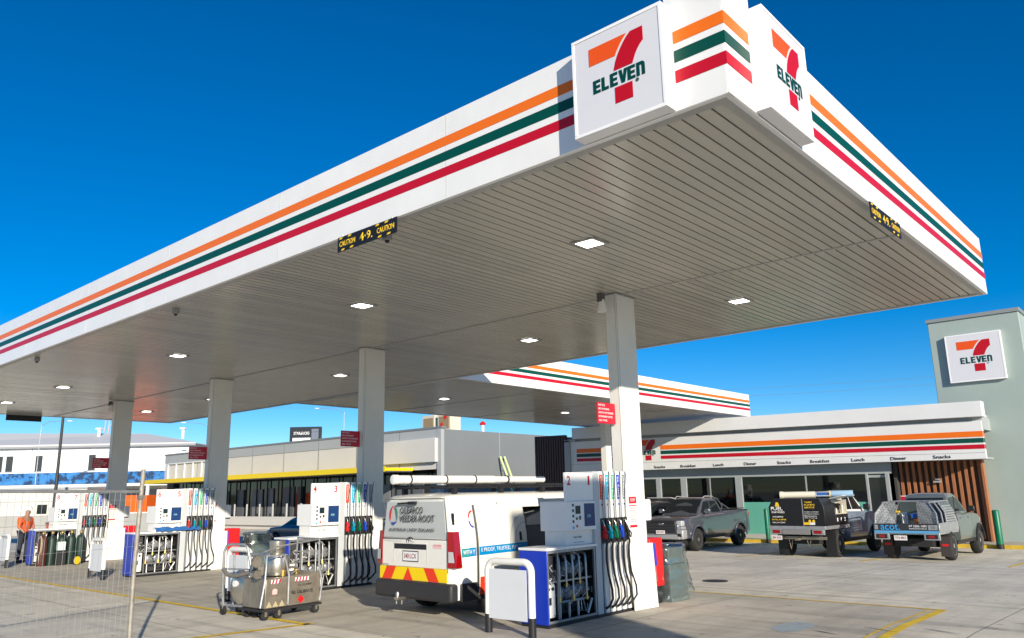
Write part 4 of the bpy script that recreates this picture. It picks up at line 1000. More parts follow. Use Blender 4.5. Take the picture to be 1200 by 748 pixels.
# vehicles beyond the slate pickup: wagon shapes
def wagon(name, label, x, y, rz, paint, h=1.80, L=4.6):
    t = thing(name, label, 'car', (x, y, -.385), rz); wh = [(1.35, .36), (-1.35, .36)]
    def bw(x_, z_):
        b = .92-(.10*max(0, z_-.9)); e = abs(x_)-L/2+.45
        return b-(.2*(e/.45)**2 if e > 0 else 0)
    def cw(x_, z_): return .82-.16*(z_-1.0)/.75
    zl = lambda x_: arch(x_, wh, .42, .34)
    zh = lambda x_: interp([(-L/2, .95), (-L/2+.08, 1.02), (.95, 1.02), (1.9, .95), (L/2, .72)], x_)
    xs = arch_stations(wh, .42, [-L/2, -L/2+.08, -L/2+.3, 0, .95, 1.9, 2.1, L/2])
    loft(xs, zl, zh, bw, [.5, .65, .8, .9], .06).build('body', paint, t)
    cz = lambda x_: interp([(-L/2+.06, 1.0), (-L/2+.3, h-.06), (-L/2+.6, h), (.2, h), (.45, h-.08), (1.15, 1.02)], x_)
    c = loft([-L/2+.06, -L/2+.15, -L/2+.3, -L/2+.6, -.8, 0, .2, .45, .7, .95, 1.15], lambda x_: .98, cz, cw, [1.05, 1.2, 1.4, 1.55], .07).build('cabin', paint, t)
    for s in (-1, 1):
        side_panel([(-1.85, 1.1), (-.75, 1.1), (-.75, h-.15), (-1.75, h-.15)], s, cw, .005, .012).build('side_window', GLASS, c)
        side_panel([(-.68, 1.1), (.9, 1.08), (.42, h-.15), (-.68, h-.12)], s, cw, .005, .012).build('side_window', GLASS, c)
    n = MB(); n.add([(1.10, -.7, 1.08), (1.10, .7, 1.08), (.48, .62, h-.10), (.48, -.62, h-.10)], [(0, 1, 2, 3)]).build('windscreen', GLASS, c, False)
    for v in n.v: pass
    MB().box(L/2-.12, L/2+.02, -.55, .55, .55, .78).build('grille', BLACK, t, bevel=.03)
    for s in (-1, 1):
        MB().box(L/2-.22, L/2-.0, min(s*.58, s*.82), max(s*.58, s*.82), .68, .84).build('headlight', CLEAR, t, bevel=.03)
        for wx, _ in wh: wheel(t, wx, s*.80, .36, s)
        MB().tube([(-1.9, s*.62, h+.01), (-1.8, s*.62, h+.05), (.1, s*.62, h+.05), (.2, s*.62, h+.01)], .02, 6).build('roof_rail', BLACK, t)
    return t
wagon('parked_car', 'black four wheel drive partly hidden between the front column and the slate pickup', 23.2, 16.3, PI, mat('paint_black', (.015, .015, .017), .2, .3, coat=1))
wg = wagon('parked_car', 'dark wagon with roof bars standing close to the shop windows behind the pickup', 26.0, 17.4, PI, mat('paint_graphite', (.06, .065, .07), .25, .4, coat=1), 1.65)
MB().cbox((-1.6, 0, 1.85), (1.2, 1.3, .04), Matrix.Rotation(R(-8), 3, 'Y')).build('raised_tailgate', mat('tail_grey', (.4, .4, .4), .4), wg)
wagon('parked_car', 'low navy blue car parked between the second and third islands', 15.6, 29.0, PI/2, mat('paint_navy', (.02, .035, .09), .25, .4, coat=1), 1.42)

# ------------------------------------------------------------------ tank trolley and hose cart
tt = thing('tank_trolley', 'stainless steel fuel proving tank on castors with red and white hazard strips', 'trolley', (1.12, 8.95, 0), R(3))
bx = MB(); bx.add([(0, 0, .17), (1.07, 0, .17), (1.07, .62, .17), (0, .62, .17), (0, 0, .62), (1.07, 0, .66), (1.07, .62, .66), (0, .62, .62)], [(0, 1, 2, 3), (4, 5, 6, 7), (0, 1, 5, 4), (1, 2, 6, 5), (2, 3, 7, 6), (3, 0, 4, 7)])
bxo = bx.build('tank', DSTEEL, tt, bevel=.012)
MB().box(.425, .435, -.004, 0, .18, .63).build('tank_seam', BLACK, bxo)
def hz(x0, w_, z):
    o = MB().box(x0, x0+w_, -.005, -.001, z, z+.06).build('hazard_strip', SW, bxo, False)
    m = MB(); k = x0+.01
    while k < x0+w_-.03: m.prism([(k, -.0055, z), (k+.03, -.0055, z), (k+.05, -.0055, z+.06), (k+.02, -.0055, z+.06)], (0, -.002, 0)); k += .062
    m.build('hazard_stripe', SIGNRED, o, False)
hz(.10, .17, .545); hz(.56, .27, .545)
text('FUEL EQUIPMENT', 'lettering', (.62, -.0015, .46), (1, 0, 0), (0, 0, 1), .28, .035, BLACK, bxo, .002, bold=.02)
text('RE: CALIBRATE', 'lettering', (.50, -.0015, .35), (1, 0, 0), (0, 0, 1), .42, .05, BLACK, bxo, .002, bold=.02)
MB().box(.60, .83, -.003, -.001, .41, .52).build('name_plate', DSTEEL, bxo)
flat('flammable_diamond', [(.5, 0), (1, .5), (.5, 1), (0, .5)], (.62, -.001, .19), (1, 0, 0), (0, 0, 1), .13, .13, NOZ[0], bxo, .004)
flat('safety_label', [(0, 0), (1, 0), (1, .8), (.5, 1), (0, .8)], (.13, -.001, .38), (1, 0, 0), (0, 0, 1), .09, .09, mat('label_pink', (.7, .45, .42), .5), bxo, .003)
for k in range(3): flat('warning_triangle', [(0, 0), (1, 0), (.5, 1)], (.02+.12*k, -.001, .19), (1, 0, 0), (0, 0, 1), .11, .09, mat('triangle_faded', (.42, .36, .22), .5), bxo, .003)
MB().lathe([(.20, 0), (.205, .01), (.205, .28), (.19, .31), (.12, .33), (.125, .34), (.125, .54), (.11, .55)], (.40, .30, .65), n=28).build('prover_can', STEEL, tt)
MB().cyl((.40, .12, .64), (.40, .12, .71), .045).cyl((.40, .12, .71), (.40, .12, .73), .06).cyl((.72, .2, .65), (.72, .2, .72), .04).cyl((.85, .35, .65), (.85, .35, .72), .05).build('valve', BRASS, tt)
MB().tube([(.64, .5, .66), (.68, .4, .74), (.78, .3, .74), (.9, .3, .66)], .02, 8).tube([(.55, .1, .66), (.66, .05, .72), (.8, .1, .68)], .012, 6).build('pipework', STEEL, tt)
fr = MB()
fr.tube([(1.05, -.02, .2), (1.09, -.03, .5), (1.02, -.02, .75), (1.03, 0, 1.20), (1.03, .6, 1.20), (1.02, .62, .7), (1.05, .62, .2)], .018, 8)
fr.tube([(1.03, 0, 1.0), (.50, 0, 1.02)], .012, 6).tube([(1.03, 0, 1.19), (.2, 0, 1.12), (-.05, 0, 1.05)], .014, 6)
fr.tube([(.42, -.02, .2), (.42, -.02, .66), (.33, -.01, .98), (.0, 0, .98), (-.03, -.02, .6), (-.10, -.02, .2)], .017, 8)
fr.tube([(.42, .6, .64), (.36, .6, .98), (.05, .6, 1.0)], .018, 8).tube([(.36, 0, .98), (.36, .6, .98)], .016, 6).tube([(.05, 0, 1.0), (.05, .6, 1.0)], .016, 6)
fr.build('handle_frame', GALV, tt)
MB().lathe([(.06, -.02), (.09, -.02), (.09, .02), (.06, .02)], (-.12, .1, .90), 'y', 16).lathe([(.05, -.02), (.07, -.02), (.07, .02), (.05, .02)], (-.1, .1, .70), 'y', 16).build('pulley', DSTEEL, tt)
MB().box(-.06, 1.10, -.02, .64, .13, .165).build('base_plate', DARK, tt)
for (x, y) in ((.02, .02), (.24, -.02), (1.0, .02), (1.0, .6), (.1, .6)):
    o = MB(); o.lathe([(.045, -.022), (.065, -.022), (.07, -.01), (.07, .01), (.065, .022), (.045, .022)], (x, y, .07), 'y', 18); o.use if False else None
    w_ = o.build('castor', RUBBER, tt)
    MB().box(x-.02, x+.02, y-.032, y-.024, .06, .14).box(x-.02, x+.02, y+.024, y+.032, .06, .14).cyl((x, y-.034, .07), (x, y+.034, .07), .014).build('fork', DSTEEL, w_)
hc = thing('hose_cart', 'steel hoop cart with a round drum and thick hose, left of the tank trolley', 'cart', (.98, 9.45, 0), 0)
f2 = MB()
f2.tube([(.1, .70, .10), (.02, .62, .5), (-.02, .56, 1.02), (0, .52, 1.12), (.02, .42, 1.15), (.1, .12, 1.15), (.12, .06, 1.10), (.15, .02, .9), (.2, -.02, .5), (.24, -.05, .12)], .022, 10)
f2.tube([(.25, .66, .12), (.18, .58, 1.0), (.22, .10, 1.0), (.36, 0, .12)], .018, 8)
f2.tube([(.03, .60, .75), (.17, .05, .75)], .015, 6).tube([(.1, .66, .16), (.24, -.03, .16), (.42, 0, .16), (.3, .66, .16)], .018, 6, True)
f2.build('hoop_frame', GALV, hc)
MB().lathe([(.02, .09), (.10, .085), (.22, .06), (.27, .02), (.27, -.02), (.22, -.06), (.02, -.09)], (.18, .33, .46), 'x', 32).build('drum', STEEL, hc)
MB().lathe([(.05, -.12), (.05, -.08), (.02, -.08)], (.18, .33, .52), 'x', 12).build('hub', SW, hc)
MB().tube([(.0, .60, .76), (.03, .50, .66), (.08, .35, .64), (.14, .15, .68), (.2, .0, .72), (.24, -.05, .66)], .035, 10).build('grey_hose', mat('hose_grey', (.14, .13, .12), .5, 0, .2, 10), hc)
MB().box(.16, .30, -.10, .02, .62, .74).cyl((.2, -.1, .7), (.2, .06, .7), .03).cyl((.26, 0, .74), (.26, 0, .84), .025).cyl((.22, -.08, .5), (.22, .02, .5), .03).build('valve_block', DSTEEL, hc, bevel=.01)
for (x, y) in ((.1, .70), (.24, -.05), (.36, .66), (.40, 0)):
    MB().lathe([(.03, -.02), (.075, -.02), (.08, 0), (.075, .02), (.03, .02)], (x, y, .08), 'x', 18).build('castor', RUBBER, hc)

# ------------------------------------------------------------------ temporary fence
fe = thing('temporary_fence', 'galvanised wire mesh fence panel at the left with a rust marked end post', 'fence', (-1.68, 7.3, 0), 0)
d = Vector((-.943, -.333, 0)); Lf = 3.2
RUST = mat('rusty_pipe', (.36, .33, .28), .6, .35, .45, 9)
MB().tube([(0, 0, 0), (-.012, .002, 1.1), (.006, 0, 2.27)], .026, 12).build('end_post', RUST, fe)
MB().tube([(0, 0, 2.0), d*Lf+Vector((0, 0, 2.02))], .018, 8).tube([d*.0+Vector((0, 0, .15)), d*Lf+Vector((0, 0, .15))], .018, 8).tube([d*Lf, d*Lf+Vector((0, 0, 2.1))], .02, 8).build('frame_pipe', GALV, fe)
wm = MB(); k = .07
while k < Lf-.02: p = d*k; wm.tube([(p.x, p.y, .16), (p.x, p.y, 1.99)], .0019, 4); k += .078
for z in (.45, .75, 1.05, 1.35, 1.65, 1.9): wm.tube([(0, 0, z), (d.x*Lf, d.y*Lf, z)], .0019, 4)
wm.build('wire_mesh', GALV, fe)
MB().box(-.12, .12, -.35, .35, 0, .12).build('concrete_foot', CONC, fe, bevel=.02)
MB().cbox((0, 0, 1.93), (.07, .07, .05)).build('clamp', DSTEEL, fe)

# ------------------------------------------------------------------ price pylon behind the camera (throws the long shade on the first island)
py = thing('price_pylon', 'tall price sign pylon standing by the street behind the viewer', 'sign', (-5.17, -11.6, 0), 0)
MB().box(0, 1.25, -.2, .2, 1.2, 7.72).build('sign_box', WHITE, py, bevel=.02); MB().box(.06, 1.19, -.14, .14, 0, 1.2).build('plinth', BLACK, py)

# ------------------------------------------------------------------ person
def skin(name, verts, edges, radii, material, parent, sub=2):
    me = bpy.data.meshes.new(name); me.from_pydata(verts, edges, []); o = bpy.data.objects.new(name, me); col.objects.link(o)
    o.modifiers.new('skin', 'SKIN')
    lay = me.skin_vertices[0] if me.skin_vertices else None
    if lay is None:
        bm = bmesh.new(); bm.from_mesh(me); bm.verts.layers.skin.verify(); bm.to_mesh(me); bm.free(); lay = me.skin_vertices[0]
    for i, r in enumerate(radii): lay.data[i].radius = (r, r) if not isinstance(r, tuple) else r; lay.data[i].use_root = (i == 0)
    m = o.modifiers.new('sub', 'SUBSURF'); m.levels = sub; m.render_levels = sub
    dg = bpy.context.evaluated_depsgraph_get(); dg.update()
    m2 = bpy.data.meshes.new_from_object(o.evaluated_get(dg)); bpy.data.objects.remove(o); bpy.data.meshes.remove(me)
    m2.name = name; m2.materials.clear(); m2.materials.append(material)
    for p_ in m2.polygons: p_.use_smooth = True
    o = bpy.data.objects.new(name, m2); col.objects.link(o); o.parent = parent; return o
pe = thing('person', 'worker in orange hi-vis shirt, dark trousers and white hard hat standing behind the fence', 'person', (3.3, 27.25, 0), R(-60))
V = [(0, 0, .95), (0, .01, 1.15), (0, .02, 1.38), (.01, .02, 1.50), (.03, .02, 1.60), (.04, .02, 1.68),
     (0, .12, .90), (.02, .13, .50), (-.01, .13, .08), (.12, .14, .04), (0, -.12, .90), (-.02, -.14, .50), (-.04, -.15, .08), (.09, -.16, .04),
     (0, .21, 1.40), (.02, .29, 1.16), (.16, .25, .98), (.21, .24, .93), (0, -.21, 1.40), (.03, -.30, 1.15), (.18, -.26, 1.0), (.23, -.25, .95)]
Ed = [(0, 1), (1, 2), (2, 3), (3, 4), (4, 5), (0, 6), (6, 7), (7, 8), (8, 9), (0, 10), (10, 11), (11, 12), (12, 13), (2, 14), (14, 15), (15, 16), (16, 17), (2, 18), (18, 19), (19, 20), (20, 21)]
SKIN = mat('skin', (.35, .19, .13), .5)
skin('body', V, Ed, [.12, .12, .13, .055, .085, .075, .085, .06, .045, .04, .085, .06, .045, .04, .06, .042, .032, .03, .06, .042, .032, .03], SKIN, pe)
skin('shirt', [V[i] for i in (1, 0, 2, 14, 15, 18, 19)]+[(.08, .28, 1.08), (.08, -.29, 1.08)], [(0, 1), (0, 2), (2, 3), (3, 4), (2, 5), (5, 6), (4, 7), (6, 8)], [.16, .15, .16, .08, .06, .08, .06, .05, .05], mat('hivis_orange', (.62, .10, .02), .7, 0, .1, 8), pe)
skin('trousers', [V[i] for i in (0, 6, 7, 8, 10, 11, 12)], [(0, 1), (1, 2), (2, 3), (0, 4), (4, 5), (5, 6)], [.15, .11, .085, .075, .11, .085, .075], mat('work_navy', (.02, .025, .04), .8), pe)
MB().lathe([(.135, 0), (.13, .02), (.115, .06), (.08, .11), (.02, .135)], (.03, .02, 1.69), n=18).box(.12, .20, -.05, .09, 1.69, 1.70).build('hard_hat', SW, pe)
MB().box(-.02, .22, .06, .17, 0, .09).box(-.05, .19, -.21, -.10, 0, .09).build('boots', DARK, pe, bevel=.03)
MB().box(.118, .125, .03, .05, 1.62, 1.635).box(.118, .125, -.03, -.01, 1.62, 1.635).box(.12, .14, 0, .02, 1.58, 1.61).build('face_features', DARK, pe)

# gear in front of the farthest pump
g_ = thing('gas_cylinder', 'dark green gas cylinder', 'cylinder', (3.35, 24.85, 0), 0, None)
gx = MB().lathe([(.12, 0), (.13, .03), (.13, .78), (.10, .86), (.035, .90), (.035, .96)], (0, 0, 0), n=16)
CG = mat('cylinder_green', (.01, .03, .022), .5, 0, .2, 5); CRD = mat('cylinder_maroon', (.08, .02, .015), .5, 0, .2, 5)
gx.build('cylinder_body', CG, g_); MB().lathe([(.05, .96), (.05, 1.0), (.02, 1.03)], (0, 0, 0), n=10).build('valve', BRASS, g_)
g_['label'] = 'one of four dark green gas cylinders standing in a row before the farthest pump'; g_['group'] = 'green gas cylinders before the farthest pump'
for dx in (.28, .56, .84):
    c = copy_tree(g_); c.location = (3.35+dx, 24.85+.02*dx, 0)
g2 = copy_tree(g_); g2.location = (3.08, 24.82, 0); g2['label'] = 'maroon gas cylinder at the left end of the green ones'; g2['group'] = 'green gas cylinders before the farthest pump'
for c in kids(g2):
    if c.name.startswith('cylinder_body'): c.data = c.data.copy(); c.data.materials[0] = CRD
hr = thing('hose_reel', 'small reel with a yellow hub lying at the foot of the farthest pump', 'hose reel', (3.9, 24.3, .14), R(25))
MB().lathe([(.05, -.05), (.12, -.05), (.12, .05), (.05, .05)], (0, 0, 0), 'y', 20).build('hub', YELS, hr); MB().lathe([(.121, -.03), (.14, -.03), (.14, .03), (.121, .03)], (0, 0, 0), 'y', 20).build('coil', BLACK, hr)
wb = thing('white_box', 'pale plastic box among the gas cylinders at the farthest pump', 'box', (3.45, 24.6, .45), 0); MB().box(0, .22, 0, .16, 0, .26).build('box_body', mat('pale_green', (.55, .65, .62), .5), wb, bevel=.01); MB().box(-.02, .24, -.02, .18, -.45, 0).build('stand', DARK, wb)
hb = thing('coiled_hose', 'pale coiled hose hanging at the left of the gas cylinders', 'hose', (2.98, 24.75, .0), 0)
MB().tube([(0, .12*math.cos(2*PI*k/14), .62+.28*math.sin(2*PI*k/14)) for k in range(14)], .02, 6, True).tube([(.03, .10*math.cos(2*PI*k/14), .60+.24*math.sin(2*PI*k/14)) for k in range(14)], .02, 6, True).tube([(0, 0, .34), (.02, 0, .0)], .02, 6).build('hose_loops', mat('hose_tan', (.35, .30, .22), .6), hb)
rag = thing('blue_rag', 'blue cloth draped on the cabinet top of pump 6', 'cloth', (3.9, 18.28, 1.11), 0)
mbx = MB(); rr = random.Random(8); vs = []
for j in range(5):
    for i in range(16): vs.append((-.35+.08*i, -.06+.05*j, .03+.05*rr.random()+(.03 if j else -.05)))
mbx.add(vs, [(j*16+i, j*16+i+1, (j+1)*16+i+1, (j+1)*16+i) for j in range(4) for i in range(15)]); mbx.build('cloth', mat('cloth_blue', (.02, .12, .38), .8, 0, .3, 12), rag)

# ------------------------------------------------------------------ shop
SHW = mat('shop_white', (.72, .73, .73), .4, 0, .04, 1); SHG = mat('shop_grey', (.36, .39, .40), .5, 0, .05, 1)
sh = thing('convenience_store', 'long low convenience store with striped fascia, dark windows and timber battens', 'shop', (28, 3.80, G))
Y0, Y1 = 3.80, 23.3
def tilt(z, y): return z + (y-Y0)*.016*(1 if z > 3.0 else .4)
def slab(mb, x0, x1, ya, yb, z0, z1):
    vs = []
    for z in (z0, z1):
        for y in (ya, yb):
            for x in (x0, x1): vs.append((x-28, y-Y0, tilt(z, y)-G))
    mb.add(vs, [(0, 2, 3, 1), (4, 5, 7, 6), (0, 1, 5, 4), (2, 6, 7, 3), (0, 4, 6, 2), (1, 3, 7, 5)])
def S(name, m, *bs, parent=None, bevel=0.):
    mb = MB()
    for b in bs: slab(mb, *b)
    return mb.build(name, m, parent or sh, False, bevel=bevel)
S('parapet', SHW, (27.75, 28.3, Y0-.12, 23.0, 4.36, 4.94), bevel=.01)
S('parapet_neck', SHG, (28.15, 40, Y0, Y1, 3.9, 4.36))
S('roof', SHG, (28.31, 44, Y0+.05, Y1+2.2, 4.365, 4.5))
fas = S('fascia', SHW, (28.0, 28.2, Y0, 18.6, 2.80, 4.22), (28.0, 28.2, 18.605, Y1, 2.80, 4.22), bevel=.006)
S('fascia_rail', SHG, (27.992, 28.0, Y0, Y1, 3.02, 3.035), parent=fas)
for m, a, b in ((ORANGE, 3.62, 3.83), (GREEN, 3.40, 3.57), (RED, 3.17, 3.33)):
    S('fascia_stripe', m, (27.99, 27.999, Y0+.005, 17.75, a, b), (27.99, 27.999, 19.4, 22.9, a, b), parent=fas)
    S('fascia_stripe', m, (28.0, 28.19, Y0-.006, Y0-.001, a, b), parent=fas)
logo((27.994-28, 19.45-Y0, 2.85-G+.2), (0, -1, 0), (0, 0, 1), 1.75, 1.55, fas, .01)
words = ['Snacks', 'Dinner', 'Lunch', 'Breakfast']
for k in range(11):
    y = 5.30+1.57*k; wd = words[k % 4]; w_ = {'Snacks': .62, 'Dinner': .60, 'Lunch': .52, 'Breakfast': .82}[wd]
    text(wd, 'lettering', (-.012, y-Y0+w_/2, tilt(2.86, y)-G), (0, -1, 0), (0, 0, 1), w_, .13, BLACK, fas, .004, bold=.01)
S('soffit', SHG, (28.2, 29.3, Y0, Y1, 2.80, 2.86))
S('window_head', SHG, (28.55, 28.75, 7.4, Y1, 2.35, 2.80))
WF = mat('window_frame_grey', (.42, .45, .46), .4, .3)
for y, w_ in ((7.55, .14), (8.35, .09), (14.05, .32), (16.9, .3), (18.3, .26), (19.6, .26), (21.4, .2)):
    S('window_post', WF, (28.5, 28.62, y-w_/2, y+w_/2, G, 2.36), bevel=.006)
glm = bpy.data.materials.new('shop_glass'); glm.use_nodes = True; nt = glm.node_tree; nt.nodes.clear()
o_ = nt.nodes.new('ShaderNodeOutputMaterial'); mx = nt.nodes.new('ShaderNodeMixShader'); tr = nt.nodes.new('ShaderNodeBsdfTransparent'); gl = nt.nodes.new('ShaderNodeBsdfGlossy')
tr.inputs[0].default_value = (.45, .5, .5, 1); gl.inputs['Roughness'].default_value = .02; fr_ = nt.nodes.new('ShaderNodeFresnel'); fr_.inputs[0].default_value = 1.5
ad = nt.nodes.new('ShaderNodeMath'); ad.operation = 'ADD'; ad.inputs[1].default_value = .0; nt.links.new(fr_.outputs[0], ad.inputs[0])
nt.links.new(ad.outputs[0], mx.inputs[0]); nt.links.new(tr.outputs[0], mx.inputs[1]); nt.links.new(gl.outputs[0], mx.inputs[2]); nt.links.new(mx.outputs[0], o_.inputs[0])
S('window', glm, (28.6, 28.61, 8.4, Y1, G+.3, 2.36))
S('mullion', WF, (28.58, 28.6, 10.9, 10.96, 1.3, 2.36), (28.58, 28.6, 15.5, 15.55, G+.3, 2.36))
S('glass_film', mat('film_teal', (.13, .42, .33), .35, 0, .05, .8), (28.57, 28.595, 8.42, 13.88, -.18, 1.22))
S('plinth', mat('plinth_grey', (.4, .4, .38), .7), (28.5, 28.7, 7.4, Y1, G, -.17))
# recessed door
dr = S('door', GLASS, (28.66, 28.69, 7.62, 8.3, G+.04, 2.2)); S('door_frame', WF, (28.62, 28.72, 7.56, 7.62, G, 2.3), (28.62, 28.72, 7.62, 8.3, 2.2, 2.3), parent=dr)
sgn = S('door_sign', LGREEN, (28.60, 28.62, 7.62, 8.3, 2.32, 2.62)); text('Night Pay', 'lettering', (28.598-28, 8.25-Y0, 2.41-G+.03), (0, -1, 0), (0, 0, 1), .55, .12, GREYP, sgn, .003)
# interior
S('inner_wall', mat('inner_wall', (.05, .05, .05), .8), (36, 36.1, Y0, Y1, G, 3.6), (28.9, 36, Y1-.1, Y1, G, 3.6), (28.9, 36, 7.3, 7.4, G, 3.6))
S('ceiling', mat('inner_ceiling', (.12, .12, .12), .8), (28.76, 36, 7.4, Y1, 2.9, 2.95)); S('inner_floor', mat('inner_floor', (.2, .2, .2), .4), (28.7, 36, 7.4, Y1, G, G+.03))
rr = random.Random(2); shm = [mat('goods_%s' % n, c, .6) for n, c in (('tan', (.32, .24, .14)), ('red', (.3, .03, .02)), ('white', (.5, .5, .48)), ('green', (.05, .2, .1)), ('blue', (.04, .08, .25)))]
for k in range(9):
    y = 8.8+1.55*k; m = MB(); m.use(SHG)
    slab(m, 31, 31.5, y, y+1.2, G, 1.3+.5*(k % 2))
    for q in range(28):
        m.use(shm[rr.randrange(5)]); zz = G+.3+.36*(q // 7); slab(m, 30.9, 30.99, y+.03+.165*(q % 7), y+.17+.165*(q % 7), zz, zz+.26)
    m.build('shelf_unit', None, sh, False)
S('menu_board', mat('menu_tan', (.30, .20, .08), .5, 0, .4, 5), (30, 30.05, 8.6, 13.6, 2.05, 2.3), (30, 30.05, 17.1, 18.1, 1.0, 2.25)); S('poster', mat('poster_blue', (.04, .07, .16), .5), (28.8, 28.85, 15.65, 16.5, .4, 2.2))
S('counter', SHW, (29.4, 29.9, 9, 12.5, G, .7))
# batten wall
BT = mat('batten_timber', (.36, .145, .065), .6, 0, .35, 3, stretch=(8, 8, .6)); BD = mat('batten_back', (.15, .085, .055), .7)
S('batten_backing', BD, (29.38, 29.5, Y0+.42, 7.4, G, 3.9)); 
m = MB(); k = Y0+.48
while k < 7.3: slab(m, 29.20, 29.37, k, k+.105, G+.1, 2.79); k += .238
m.build('timber_batten', BT, sh, False)
S('wall_notice', SW, (29.17, 29.195, 6.98, 7.32, .95, 1.45)); S('notice_band', SIGNRED, (29.165, 29.169, 7.0, 7.3, 1.25, 1.42))
S('wall_light', WF, (29.05, 29.19, 5.72, 5.98, 1.95, 2.02), (29.05, 29.19, 5.78, 5.9, 2.06, 2.12))
S('corner_board', BT, (29.05, 29.37, Y0+.36, Y0+.44, G, 2.79))
# left end frame and ribbed screen
S('end_frame', SHG, (27.9, 28.0, Y1, Y1+.35, G, 4.3), (27.9, 28.0, Y1-.4, Y1+.35, 4.22, 4.34)); S('side_wall', SHG, (28.3, 44, Y1, Y1+.2, G, 4.36))
m = MB(); k = Y1+.36
while k < 25.75: slab(m, 28.0, 28.12, k, k+.11, G, 4.62); k += .17
m.build('ribbed_screen', mat('screen_brown', (.075, .04, .032), .5), sh, False)
S('screen_back', DARK, (28.12, 28.2, Y1+.36, 25.75, G, 4.6)); S('screen_return', mat('screen_brown2', (.05, .03, .025), .5), (28.2, 34, 25.6, 25.75, G, 4.6))
S('rear_wall', SHG, (43.9, 44, Y0, Y1, G, 4.36), (29.6, 44, Y0+1.8, Y0+1.9, G, 3.88))
wf = thing('roof_vent', 'white angular plant cover on the shop roof left of the striped fascia', 'roof plant', (33, 26, 4.45)); MB().add([(0, -1.5, 0), (3, -1.5, 0), (3, 2, 0), (0, 2, 0), (.3, -1.4, .55), (2.8, -1.4, .55), (2.8, .2, .6), (.3, .6, .6)], [(0, 1, 2, 3), (4, 5, 6, 7), (0, 1, 5, 4), (1, 2, 6, 5), (2, 3, 7, 6), (3, 0, 4, 7)]).build('cover', SHW, wf, False); MB().box(.5, 2.5, -1, 1.5, -4.8, 0).build('shaft', SHG, wf)

# tower with sign
TW = mat('tower_render', (.33, .40, .375), .6, 0, .05, .8, bump=.05, bs=80)
tw_ = thing('sign_tower', 'tall pale green rendered tower at the right end of the shop', 'tower', (29.52, 2.27, G))
MB().box(0, 3, -.0, 3.25, 0, 8.85).build('tower_wall', TW, tw_, bevel=.02); MB().box(-.06, 3.06, -.06, 3.31, 8.851, 9.0).build('capping', mat('capping_grey', (.28, .30, .30), .5, .2), tw_, bevel=.01)
MB().box(.3, 12, -9, -.001, 0, 4.3).build('side_wing', TW, tw_)
MB().box(-.004, 0, 0, 3.2, 1.62, 1.63).build('render_joint', SHG, tw_)
lightbox('lightbox_sign', 'square white seven sign on the green tower', (29.34, 4.93, 5.87), (0, -1, 0), 1.98, 1.92, .17, .05)

# kerb, parking and bollards
MB_k = MB().box(27.3, 27.45, -12, 33.9, G-.1, G+.13).build('kerb', mat('kerb_yellow', (.62, .42, .04), .8, 0, .25, 4), None, bevel=.02); MB_k['kind'] = 'structure'
pv = MB().box(27.451, 60, -12, 33.8, G-.1, G+.128).build('pavement', CONC2, None, False); pv['kind'] = 'structure'
def bollard(x, y, label, m, h=1.25, r=.07):
    t = thing('bollard', label, 'bollard', (x, y, G), 0, 'dark green bollards along the shop kerb')
    MB().lathe([(r, .17), (r, h-.04), (r*.8, h), (.01, h+.01)], (0, 0, 0), n=16).build('post', m, t); MB().cyl((0, 0, 0), (0, 0, .17), r*1.02).build('foot', BLACK, t)
BG = mat('bollard_green', (.0, .14, .07), .4)
bollard(27.2, 12.25, 'green bollard left of the black box ute against the teal window film', BG, 1.42, .09); bollard(27.2, 3.62, 'green bollard at the right end of the timber battens below the tower', BG, 1.35, .12)

# ------------------------------------------------------------------ grey neighbour with yellow awning
NB1 = mat('cladding_pale', (.62, .60, .56), .55, 0, .04, .5); NB2 = mat('cladding_grey', (.19, .205, .215), .5, 0, .05, .4); NB3 = mat('cladding_mid', (.38, .40, .41), .5, 0, .04, .5)
nb = thing('retail_building', 'low grey retail building with bright yellow awning and dark shopfront', 'building', (28.6, 34, G))
LN = 38
MB().box(0, .2, .36, LN, 3.9, 5.75).build('front_wall', NB1, nb, False); MB().box(-.05, .25, .36, LN, 5.75, 6.45).build('upper_band', NB3, nb, False); MB().box(-.1, .3, -.1, LN+.1, 6.45, 6.58).build('capping', NB2, nb)
MB().box(.21, 26, 0, .2, 0, 6.4).build('side_wall', NB2, nb, False)
MB().box(5.4, 5.44, -.008, .0, 0, 6.4).box(12.4, 12.5, -.008, 0, 0, 6.4).box(19.4, 19.44, -.008, .0, 0, 6.4).build('wall_joint', NB3, nb)
MB().box(.3, 26, .2, LN, 6.2, 6.3).box(25.9, 26, .2, LN, 0, 6.2).box(.3, 26, LN-.1, LN, 0, 6.3).build('roof', NB3, nb, False)
MB().box(-.08, .2, -.012, .35, 0, 6.44).build('corner_pier', NB3, nb)
MB().box(-.30, -.01, .3, 5.5, 4.35, 5.85).build('blank_sign', NB1, nb, bevel=.02)
for k in range(7): MB().box(-.058, -.05, 4+4.6*k, 4.05+4.6*k, 3.9, 6.45).build('panel_joint', NB2, nb)
aw = MB().box(-2.4, -.1, 2.6, LN-1, 3.86, 4.05).box(-2.42, -2.4, 2.6, LN-1, 3.80, 4.15).build('awning', mat('awning_yellow', (.85, .62, .01), .45), nb, bevel=.01)
MB().box(-2.3, -.1, 2.7, LN-1.1, 3.80, 3.855).build('awning_soffit', NB2, aw)
MB().box(-.6, .1, 0, LN, 0, .35).build('plinth', NB1, nb)
MB().box(.9, 1.0, .2, LN, .3, 3.9).build('shopfront_glass', GLASS, nb, False)
rr = random.Random(11); k = 1.0
